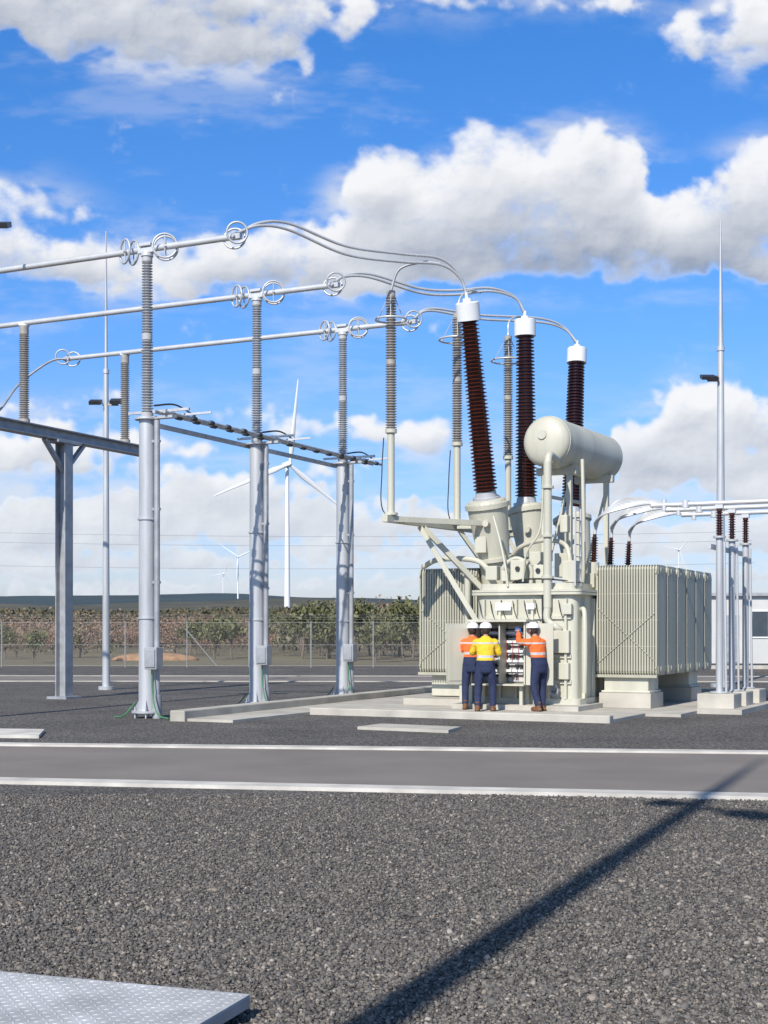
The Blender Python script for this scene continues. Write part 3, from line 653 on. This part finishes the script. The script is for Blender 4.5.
b.tube([(-.9,-.4,4.1),(-.7,-.55,3.6),(-.55,-.6,3.0),(-.5,-.6,2.6)],.025,8); b.tube([(.25,-.5,4.9),(.2,-.55,3.8),(-.1,-.55,3.3),(-.2,-.5,2.7)],.022,8)
b.obj('oil_pipe',cream,t)
for c,d in(((-.35,-.25,2.95),(.34,.3,.42)),((.12,-.35,2.9),(.22,.2,.3)),((-.95,-.3,2.9),(.26,.22,.3)),((-.1,.2,3.2),(.25,.5,.3)),((.62,-.2,3.9),(.16,.2,.36)),((.78,-.3,2.9),(.3,.25,.45)),((.5,.1,3.05),(.3,.4,.5)),((-.62,-.4,2.83),(.16,.14,.22)),((.35,-.45,3.25),(.14,.12,.2))):
    b=MB(); b.box(c,d); b.obj('relay_box',cream,t,bevel=.015)
for c in((-.35,-.41,2.98),(.12,-.46,2.93)):
    b=MB(); b.cyl(c,Vector(c)+Vector((0,-.03,0)),.05,n=16); b.obj('gauge',dark,t)
b=MB()
for a in np.arange(-1.1,.7,.25): b.tube([(a,-.70,2.3),(a+.04,-.72,2.1),(a+.1,-.74,1.95)],.010,5)
b.tube([(-.5,-.3,2.7),(-.2,-.45,2.75),(.3,-.5,2.75),(.8,-.4,2.7)],.018,6); b.tube([(.30,-.7,2.4),(.32,-.73,1.6),(.30,-.72,.4)],.02,6)
b.obj('control_cable',cable,t)
for c,d in(((.72,-.70,1.45),(.34,.14,.46)),((.76,-.70,.85),(.24,.12,.34)),((.40,-.72,1.2),(.16,.1,.24)),((.84,-.70,2.12),(.2,.12,.22))):
    b=MB(); b.box(c,d); b.obj('terminal_box',cream,t,bevel=.012)
b=MB(); b.cyl((.62,-.68,.45),(.62,-.92,.45),.06,n=14); b.cyl((.62,-.88,.45),(.62,-.92,.45),.10,n=18); b.torus((.62,-.98,.55),(0,1,0),.07,.012,20,6); b.cyl((.62,-.8,.45),(.62,-.98,.5),.015,n=6); b.obj('drain_valve',galvd,t)
def loc(p): d=p-TO; return Vector((d.x*UX+d.y*UY,d.x*VX+d.y*VY,d.z))
l1,l2,l3=[loc(p) for p in AR]
b=MB(); dirb=(l3-l1).normalized()
b.bar(l1-dirb*.25-Z*.08,l3+dirb*.2-Z*.08,.14,.15)
for q in(l1,l2,l3): b.bar(q-Z*.08,Vector((-1.2,q.y+ (2.0 if q is l1 else .3),q.z-.08)),.1,.12)
m1=l1+dirb*1.15-Z*.16; b.bar(m1,(-1.22,-.35,1.75),.11,.11); b.bar(m1+dirb*.12,(-1.22,.35,2.35),.11,.11)
m2=l2+dirb*.1-Z*.16; b.bar(m2,(-1.22,1.5,2.3),.09,.09); b.bar(l3-Z*.16,(-1.22,3.5,2.3),.09,.09)
b.obj('arrester_bracket',cream,t,bevel=.006)
for q in(l1,l2):
    b=MB(); b.tube([q+dirb*.5+Z*-.1,q+Vector((-.14,-.1,.1)),q+Vector((-.16,-.1,.9)),q+Vector((-.12,-.1,1.6))],.012,6); b.obj('earth_lead',cable,t)
def bank(a0,a1,b0,name_units,z0=.75,z1=3.05,dz=.85):
    nf=23
    for k in range(name_units):
        y0=b0+k*dz; yl=dz-.14; bb=MB(); pit=(a1-a0)/nf
        for i in range(nf):
            x=a0+pit*(i+.5)
            th=pit*.33; ys=[y0,y0+yl]
            prof=[(z0,.35),(z0+.09,1),(z1-.09,1),(z1,.35)]
            vs=[];fs=[]
            for z,s in prof:
                vs+=[(x-th*s,ys[0]+(1-s)*.05,z),(x+th*s,ys[0]+(1-s)*.05,z),(x+th*s,ys[1]-(1-s)*.05,z),(x-th*s,ys[1]-(1-s)*.05,z)]
            for q in range(3):
                for r_ in range(4): fs.append((q*4+r_,q*4+(r_+1)%4,(q+1)*4+(r_+1)%4,(q+1)*4+r_))
            fs+=[(3,2,1,0),(12,13,14,15)]; bb.add(vs,fs)
        for z in(z0+.12,z1-.12):
            bb.cyl((a0,y0+yl*.5,z),(a1,y0+yl*.5,z),.07,n=12); bb.bar((a0,y0+.1,z),(a1,y0+.1,z),.05,.16)
        for z in(z0+.6,(z0+z1)/2,z1-.6): bb.bar((a0,y0+.03,z),(a1,y0+.03,z),.012,.012)
        bb.obj('radiator',radm,t)
    br=MB()
    L_=name_units*dz
    br.bar((a0+.05,b0-.02,z0+.25),(a1-.05,b0-.02,z1-1.0),.008,.012); br.bar((a0+.05,b0-.02,z1-.9),(a1-.05,b0-.02,z0+.3),.008,.012)
    for x in(a0+.03,a1-.03):
        br.bar((x,b0-.03,z0+.16),(x,b0+L_-.1,z0+.16),.03,.05); br.bar((x,b0-.03,z1-.16),(x,b0+L_-.1,z1-.16),.03,.05)
    br.bar((a0,b0-.03,z0-.02),(a1,b0-.03,z0-.02),.05,.06)
    br.obj('radiator_frame',radm,t)
bank(-2.95,-1.55,.3,6)
bank(1.08,2.40,.45,6)
for y in(.9,4.4):
    b=MB(); b.box((1.72,y,.56),(.95,.8,.36)); b.box((1.72,y,.40),(1.05,.9,.05)); b.obj('radiator_pedestal',cream,t,bevel=.02)
    b=MB(); b.box((1.72,y,.22),(1.1,1.0,.31)); b.obj('pedestal_footing',conc,t)
for y in(.8,3.4,5.0):
    b=MB(); b.box((-2.2,y,.48),(1.2,.3,.52)); b.obj('radiator_pedestal',cream,t,bevel=.02)
for z in(.95,2.85):
    for s in(0,1):
        b=MB(); b.cyl((.95,.8+s*3.4,z),(1.1,.8+s*3.4,z),.10,n=14); b.obj('radiator_header_pipe',cream,t)
        b=MB(); b.cyl((-1.15,.8+s*3.2,z),(-1.6,.8+s*3.2,z),.10,n=14); b.obj('radiator_header_pipe',cream,t)
b=MB(); b.cyl((-1.7,.1,.5),(-1.7,.1,2.9),.07,n=14); b.obj('radiator_header_pipe',cream,t)
for y in(.8,2.0,3.4):
    h=MB(); h.cyl((.90,y,2.55),(.92,y,3.14),.14,.12,18); h.box((.80,y,2.75),(.4,.4,.3)); ho=h.obj('low_voltage_bushing',cream,t)
    h=MB(); h.lathe((.92,y,3.14),(.05,0,1),sheds(.54,.05,.04,.04,.052,0)+[(.55,.04),(.60,.04)],16); h.obj('ribbed_insulator',brown,ho)
    h=MB(); h.cyl((.95,y,3.72),(.96,y,3.90),.035,n=12); h.obj('terminal',alu,ho)
b=MB()
for s in(-.18,.18): b.bar((.95,-.35+s,2.6),(.95,-.35+s,4.2),.03,.03)
for z in np.arange(2.7,4.2,.25): b.bar((.95,-.53,z),(.95,-.17,z),.02,.02)
b.obj('ladder',galv,t)
b=MB(); x0,x1,y0,y1,z0,z1=-1.05,.12,-1.28,-.74,.55,1.85
b.box(((x0+x1)/2,y1-.015,(z0+z1)/2),(x1-x0,.03,z1-z0)); b.box((x0+.015,(y0+y1)/2,(z0+z1)/2),(.03,y1-y0-.07,z1-z0)); b.box((x1-.015,(y0+y1)/2,(z0+z1)/2),(.03,y1-y0-.07,z1-z0))
b.box(((x0+x1)/2,(y0+y1)/2-.03,z0+.02),(x1-x0+.02,y1-y0+.1,.035)); b.box(((x0+x1)/2,(y0+y1)/2,z1+.03),(x1-x0+.12,y1-y0+.12,.05)); b.box(((x0+x1)/2+.02,(y0+y1)/2,(z0+z1)/2),(.03,y1-y0-.1,z1-z0-.08))
for x in(x0+.1,x1-.1):
    for y in(y0+.1,y1-.08): b.box((x,y,.31),(.07,.07,.47))
cabo=b.obj('control_cabinet',cream,t,bevel=.006)
for x,wd in((x0+.29,.48),(x1-.29,.48)):
    b=MB(); b.box((x,y1-.06,1.2),(wd,.03,1.15)); b.obj('mounting_plate',cabin,cabo)
rnd=random.Random(3)
for z in(.75,.95,1.15,1.35,1.55,1.7):
    b=MB(); x=x0+.08; b.box(((x0+x1)/2,y1-.09,z),(x1-x0-.12,.03,.03))
    while x<x1-.12:
        wd=rnd.choice((.03,.05,.08,.11)); 
        if rnd.random()<.7: b.box((x+wd/2,y1-.12,z),(wd*.85,.07,rnd.choice((.05,.07,.08))))
        x+=wd+.01
    b.obj('relay_row',dark,cabo)
for z in(.85,1.05,1.25,1.45,1.63):
    b=MB(); b.box(((x0+x1)/2,y1-.09,z),(x1-x0-.12,.05,.05)); b.obj('cable_duct',white,cabo)
b=MB()
for k in range(8):
    x=x0+.1+k*.13; b.tube([(x,y1-.13,1.5-.03*(k%4)),(x+.02,y1-.16,1.2),(x-.01,y1-.14,.9),(x,y1-.1,.65)],.005,5)
b.obj('wiring',redm,cabo)
b=MB(); b.box((0,-.28,0),(.03,.56,1.25)); b.box((.02,-.28,0),(.015,.46,1.1)); d1=b.obj('door',cream,cabo); d1.location=(x0-.02,y0+.02,1.2); d1.rotation_euler=(0,0,R(-38))
d2=d1.copy(); COL.objects.link(d2); d2.parent=cabo; d2.location=(x1+.03,y0+.02,1.2); d2.rotation_euler=(0,0,R(98))
b=MB(); b.box((-1.42,-.55,1.15),(.4,.35,1.2)); b.box((-1.42,-.74,1.15),(.34,.02,1.1)); b.box((-1.42,-.55,.3),(.3,.25,.5)); b.obj('marshalling_box',cream,t,bevel=.01)
for c,d in(((-.55,-.74,2.18),(.34,.015,.16)),((.05,-.74,2.18),(.18,.015,.12))):
    b=MB(); b.box(c,d); b.obj('rating_plate',white,t)

# ------------------------------------------------------------ low voltage busbars and supports
for i,y in enumerate((.8,2.0,3.4)):
    s=TL(2.2,y,4.3)
    q=thing('low_voltage_busbar','silver tube busbar on brown insulators beside the transformer','busbar',s,R(-26),'low voltage tube busbars')
    bb=MB(); bb.cyl((0,0,0),(5.5,0,0),.05,n=14); bb.sph((0,0,0),.055); bb.cyl((.7,0,-.08),(.7,0,.08),.08,n=14); bb.cyl((.25,0,-.12),(.25,0,.12),.05,n=12); bb.obj('tube',alu,q)
    s2=TL(.96,y,3.88)
    for k in range(8):
        f=k-3.5; conductor([s2,TL(1.02,y+.06*f,3.98+.02*k),TL(1.30,y+.13*f,4.12+.05*k),TL(1.8,y+.09*f,4.26+.035*k),TL(2.3+.05*f,y+.01*f,4.34)],.022,alu,'bundled silver flexible lead from a bushing to tube busbar')
    p=TL(3.6,y,0)
    q=thing('busbar_post','slim galvanised post with brown insulator on a concrete footing','insulator post',p,R(-26),'busbar posts beside the transformer')
    bb=MB(); bb.cyl((0,0,.4),(0,0,3.60),.07,n=18); bb.cyl((0,0,.40),(0,0,.43),.2,n=18); bb.cyl((0,0,3.58),(0,0,3.62),.13,n=16); bb.cyl((.14,0,.4),(.1,0,3.5),.025,n=10); bb.obj('steel_post',galv,q)
    bb=MB(); bb.box((0,0,.17),(.75,.75,.45)); bb.obj('concrete_footing',conc,q,bevel=.02)
    bb=MB(); bb.lathe((0,0,3.62),(0,0,1),[(0,.06)]+sheds(.48,.045,.042,.035,.052,.02)+[(.51,.06),(.58,.06)],16); bb.obj('ribbed_insulator',brown,q)
    bb=MB(); bb.box((0,0,4.22),(.16,.12,.07)); bb.obj('clamp',alu,q)
q=thing('cross_frame','light steel frame bracing tying slim busbar posts together','steel frame',TL(3.6,2.1,3.4),R(64))
bb=MB(); bb.bar((-1.6,.13,0),(1.6,.13,0),.05,.1); bb.obj('rail',galv,q)
sheet('concrete_footing_slab',tpoly([(3.304,.1),(4.2,.1),(4.2,4.0),(3.304,4.0)]),.10,conc,thick=.12)

# ------------------------------------------------------------ light and lightning masts
def mast(loc,H,r0,zl,arm,label,rz=0,rod=.35,fl=1.):
    q=thing('lightning_mast',label,'mast',loc,rz,'tall steel lightning masts')
    b=MB(); b.cyl((0,0,.1),(0,0,zl+.9),r0,r0*.62,18); b.cyl((0,0,0),(0,0,.1),r0*2,n=18); b.obj('pole',galv,q)
    b=MB(); b.cyl((0,0,zl+.9),(0,0,H),r0*rod,.018,10); b.cyl((0,0,zl+.88),(0,0,zl+1.0),r0*.8,n=12); b.obj('lightning_rod',galv,q)
    b=MB(); b.bar((-.1,0,zl),(arm,0,zl),.07*fl,.07*fl); b.obj('arm',galvd,q)
    b=MB(); b.box((arm,-.08,zl+.08),(.42*fl,.34,.10*fl),mat=Euler((R(20),0,0)).to_matrix()); b.obj('floodlight',dark,q)
    b=MB(); b.box((-.28,-.1,zl+.05),(.34,.3,.10),mat=Euler((R(20),0,0)).to_matrix()); b.obj('floodlight',dark,q)
mast((-7.94,40,0),13.1,.11,8.15,.35,'tall slim grey lightning mast with floodlights on gravel',0,.45)
mast((10.1,42,0),14.0,.15,9.2,-.4,'tall slim grey lightning mast with floodlights on gravel',0,.55)
mast((-2.98,-1.39,0),16.6,.15,12.3,.80,'tall grey floodlight mast casting a long shadow',R(-58),.6,1.2)
mast((-7.9,26.5,0),11.5,.12,9.25,.62,'tall slim grey lightning mast with floodlights on gravel')

# ------------------------------------------------------------ site building
q=thing('site_building','pale grey prefabricated substation control building with dark windows','building',(19.6,62,0),R(-4))
b=MB(); b.box((0,2.5,1.75),(10.5,5,3.0)); b.obj('wall',wallm,q)
b=MB(); b.box((0,2.5,3.32),(11,5.4,.14)); b.obj('roof',galvd,q)
for x in(-2.9,-1.2,1.2,3.2):
    b=MB(); b.box((x,-.012,2.0),(.7,.02,1.1)); wo_=b.obj('window',glass,q)
    b=MB()
    for s in(-1,1): b.box((x+s*.38,-.02,2.0),(.06,.06,1.24)); b.box((x,-.02,2.0+s*.59),(.7,.06,.06))
    b.obj('window_frame',white,wo_)
b=MB(); b.box((-4.3,-.02,1.35),(.95,.05,2.1)); b.obj('door',galvd,q)
b=MB(); b.box((0,2.4,.12),(10.6,4.6,.26)); b.obj('base',conc,q)

for k,(z,y) in enumerate(((11.2,150),(12.3,151),(8.6,149))):
    b=MB(); pts=[(-70+i*7,y+i*.6,z+ .9*((i-8)/8)**2) for i in range(17)]; b.tube(pts,.018,4,1); o=b.obj('power_line',galvd); o['label']='thin dark overhead power line wire'; o['category']='power line'; o['group']='overhead wires'

# ------------------------------------------------------------ tread plate cover
q=thing('tread_plate_cover','silver checker plate cover raised on a frame over gravel','metal cover',(-.57,5.96,0),R(-19))
tread=nmat('tread_plate',(.50,.50,.49),.5,.1,.22,5)
b=MB(); b.box((-1.4,-.9,.075),(2.8,1.8,.05)); b.obj('frame',galvd,q,bevel=.004)
b=MB(); b.box((-1.4,-.9,.104),(2.8,1.8,.008))
for i in range(64):
    for j in range(22):
        x=-.03-i*.042; y=-.03-j*.042
        a=R(45 if (i+j)%2 else -45); c,s=math.cos(a),math.sin(a); l_,w_=.019,.006; z=.1081
        P4=[(l_,0),(0,w_),(-l_,0),(0,-w_)]; vs=[(x+c*p-s*r,y+s*p+c*r,z) for p,r in P4]+[(x+c*p*.6-s*r*.5,y+s*p*.6+c*r*.5,z+.003) for p,r in P4]
        b.add(vs,[(4,5,6,7)]+[(k,(k+1)%4,4+(k+1)%4,4+k) for k in range(4)])
b.obj('tread_plate',tread,q)

# ------------------------------------------------------------ people
def skinm(verts,edges,rad,sub=2):
    me=bpy.data.meshes.new('tmp'); me.from_pydata(verts,edges,[])
    o=bpy.data.objects.new('tmp',me); COL.objects.link(o)
    sk=o.modifiers.new('s','SKIN'); sk.use_smooth_shade=True
    if not len(me.skin_vertices):
        bm=bmesh.new(); bm.from_mesh(me); bm.verts.layers.skin.verify(); bm.to_mesh(me); bm.free()
    for i,r in enumerate(rad):
        v=me.skin_vertices[0].data[i]; v.radius=(r,r) if not isinstance(r,tuple) else r; v.use_root=(i==0)
    ss=o.modifiers.new('u','SUBSURF'); ss.levels=sub
    dg=bpy.context.evaluated_depsgraph_get(); dg.update(); ev=o.evaluated_get(dg); m2=ev.to_mesh()
    vs=[tuple(v.co) for v in m2.vertices]; fs=[tuple(p.vertices) for p in m2.polygons]; ev.to_mesh_clear()
    bpy.data.objects.remove(o); bpy.data.meshes.remove(me); return vs,fs
def hivis(name,top,split):
    m=bpy.data.materials.new(name); m.use_nodes=True; nt=m.node_tree; n=nt.nodes; l=nt.links; b=n['Principled BSDF']; b.inputs['Roughness'].default_value=.85
    tc=n.new('ShaderNodeTexCoord'); s=n.new('ShaderNodeSeparateXYZ'); l.new(tc.outputs['Object'],s.inputs[0])
    mr=n.new('ShaderNodeMapRange'); mr.inputs[1].default_value=.8; mr.inputs[2].default_value=1.6; l.new(s.outputs[2],mr.inputs[0])
    r=n.new('ShaderNodeValToRGB'); r.color_ramp.interpolation='CONSTANT'; e=r.color_ramp.elements; e[0].color=(.018,.028,.075,1); e[1].position=(split-.8)/.8; e[1].color=(*top,1)
    for p,c in((split+.05,(.5,.5,.5)),(split+.10,top),(1.35,(.5,.5,.5)),(1.38,top)): x=e.new((p-.8)/.8); x.color=(*c,1)
    l.new(mr.outputs[0],r.inputs[0])
    no=n.new('ShaderNodeTexNoise'); no.inputs['Scale'].default_value=11; l.new(tc.outputs['Object'],no.inputs['Vector'])
    bm=n.new('ShaderNodeBump'); bm.inputs['Strength'].default_value=.7; bm.inputs['Distance'].default_value=.05; l.new(no.outputs['Fac'],bm.inputs['Height']); l.new(bm.outputs[0],b.inputs['Normal'])
    l.new(r.outputs[0],b.inputs['Base Color']); return m
yel=hivis('yellow_hi_vis',(.80,.52,.03),1.02); ora=hivis('orange_hi_vis',(.82,.16,.03),1.08)
def person(loc,rz,label,shirt,lean,elb,wri,headt,stance=.13,knee=.02,hatm=white,twist=0):
    p=thing('person',label,'person',loc,rz,'workers in hi-vis clothing at the open cabinet')
    ly=lambda z: lean*max(0,(z-.92))/.6
    pel=(0,0,.94); wa=(0,ly(1.1)+.0,1.1); ch=(0,ly(1.32),1.32); nk=(0,ly(1.47),1.47); hd=(headt[0],ly(1.6)+headt[1],1.60)
    hips=[(s*.095,0,.90) for s in(-1,1)]; kn=[(s*(.1+stance*.3),knee+.03*s,.50) for s in(-1,1)]; an=[(s*stance,-.03+.07*s,.09) for s in(-1,1)]; toe=[(s*(stance+.03),.13+.07*s,.045) for s in(-1,1)]
    sh=[(s*.175,ly(1.42),1.41) for s in(-1,1)]
    E=[elb[0],elb[1]]; Wr=[wri[0],wri[1]]
    vs=[pel,wa,ch,nk,hd]; ed=[(0,1),(1,2),(2,3),(3,4)]; rd=[.10,.095,.10,.052,.05]
    for i in(0,1):
        k=len(vs); vs+=[hips[i],kn[i],an[i],toe[i]]; ed+=[(0,k),(k,k+1),(k+1,k+2),(k+2,k+3)]; rd+=[.075,.048,.034,.026]
        k=len(vs); vs+=[sh[i],E[i],Wr[i]]; ed+=[(2,k),(k,k+1),(k+1,k+2)]; rd+=[.05,.036,.026]
    b=MB(); v,f=skinm(vs,ed,rd); b.add(v,f,True)
    H=Vector(hd); b.sph(H+Vector((0,.01,.035)),.10,(.78,.95,1.15),18,12); b.sph(H+Vector((0,.105,.02)),.018,(.8,1,1.3),8,6)
    b.sph(H+Vector((0,.085,-.035)),.022,(1.2,.6,.4),8,6)
    for s in(-1,1): b.sph(H+Vector((s*.08,.0,.02)),.028,(.4,.8,1.1),8,6); b.sph(H+Vector((s*.03,.092,.045)),.012,(1.2,.6,.8),8,6)
    for i in(0,1):
        w_=Vector(Wr[i]); d=(w_-Vector(E[i])).normalized(); side=d.cross(Vector((0,0,1))).normalized(); up=side.cross(d)
        b.sph(w_+d*.05,.042,(.9,.9,.75),10,8)
        for k,fl in enumerate((.065,.078,.072,.055)):
            o=side*(.027-.018*k); a=w_+d*.075+o; vv,ff=skinm([tuple(a),tuple(a+d*fl*.5-up*.006),tuple(a+d*fl*.8-up*.03)],[(0,1),(1,2)],[.009,.0085,.0075],1); b.add(vv,ff,True)
        sg=-1 if i==1 else 1
        a=w_+d*.03-side*.03*sg; vv,ff=skinm([tuple(a),tuple(a-side*.03*sg+d*.03),tuple(a-side*.035*sg+d*.055)],[(0,1),(1,2)],[.011,.010,.009],1); b.add(vv,ff,True)
    b.obj('body',skin,p)
    b=MB()
    b.rings([((0,ly(z)-.0,z),(rx,ry)) for z,rx,ry in((.88,.175,.125),(.93,.19,.14),(1.02,.18,.135),(1.10,.17,.128),(1.20,.18,.135),(1.30,.20,.142),(1.37,.205,.138),(1.42,.19,.122),(1.455,.145,.10),(1.485,.085,.08),(1.51,.072,.072))],20)
    for i in(0,1):
        s=(-1,1)[i]; ef=Vector(E[i]); wf=Vector(Wr[i]); s0=Vector((s*.13,ly(1.37),1.37)); s1=Vector((s*.185,ly(1.41)+.01,1.375))
        b.tube([s0,s1,s1.lerp(ef,.5),ef,ef.lerp(wf,.5),ef.lerp(wf,.88)],.06,14,4,radii=[.075,.082,.072,.062,.056,.048])
    b.obj('shirt',shirt,p)
    b=MB(); b.rings([((0,0,z),(rx,ry)) for z,rx,ry in((.76,.15,.115),(.80,.178,.13),(.88,.186,.135),(.95,.178,.13),(1.0,.168,.124))],20)
    for i in(0,1):
        h=Vector(hips[i]); k=Vector(kn[i]); a=Vector(an[i]); b.tube([h+Z*.02,h.lerp(k,.4),k,k.lerp(a,.5),(a.x,a.y,.12)],.08,14,4,radii=[.10,.096,.075,.070,.066])
    b.obj('trousers',navy,p)
    for i in(0,1):
        a=Vector(an[i]); b=MB(); b.tube([(a.x,a.y,.0),(a.x,a.y,.10),(a.x,a.y,.20)],.055,14,2); b.sph((a.x+.01*(-1,1)[i],a.y+.075,.045),.06,(.85,2.2,.95),14,10,zmin=.001); b.sph((a.x,a.y-.02,.04),.06,(.9,1.2,.8),12,8,zmin=.001); b.obj('boot',leather,p)
    b=MB(); b.sph(H+Vector((0,-.012,.03)),.104,(.82,.92,1.08),16,10); 
    b.obj('hair',hairm,p)
    b=MB(); c=H+Vector((0,0,.07)); prof=[(0,.128),(.004,.130),(.03,.126),(.07,.112),(.10,.085),(.118,.05),(.124,.01)]; b.lathe(c,(0,0,1),prof,24,False); b.lathe(c+Vector((0,.05,.0)),(0,.06,1),[(0,.125),(.008,.125)],24)
    b.box(c+Vector((0,0,.11)),(.03,.16,.03)); b.obj('helmet',hatm,p,bevel=.003)
    return p
pz=.06
person((2.03,28.05,pz),R(-8),'worker in yellow shirt and white hard hat facing open cabinet',yel,.09,[(-.27,.16,1.17),(.27,.14,1.15)],[(-.16,.40,1.22),(.14,.38,1.20)],(0,.03),.15)
person((1.80,28.72,pz),R(-20),'worker in orange shirt and white hard hat beside a cabinet',ora,.05,[(-.26,.08,1.16),(.25,.15,1.18)],[(-.18,.33,1.12),(.16,.38,1.25)],(0,.02),.11)
person((3.12,28.10,pz),R(36),'worker in orange shirt and white hard hat reaching into cabinet',ora,.12,[(-.24,.34,1.40),(.25,.34,1.34)],[(-.10,.52,1.58),(.12,.54,1.48)],(0,.05),.12,.04)
b=MB(); b.box((0,0,0),(.12,.05,.16)); o=b.obj('hand_held_tester',bluem,bevel=.01); o.location=(2.74,28.58,1.66); o['label']='small blue hand-held tester held up at a cabinet'; o['category']='tool'
print('done')
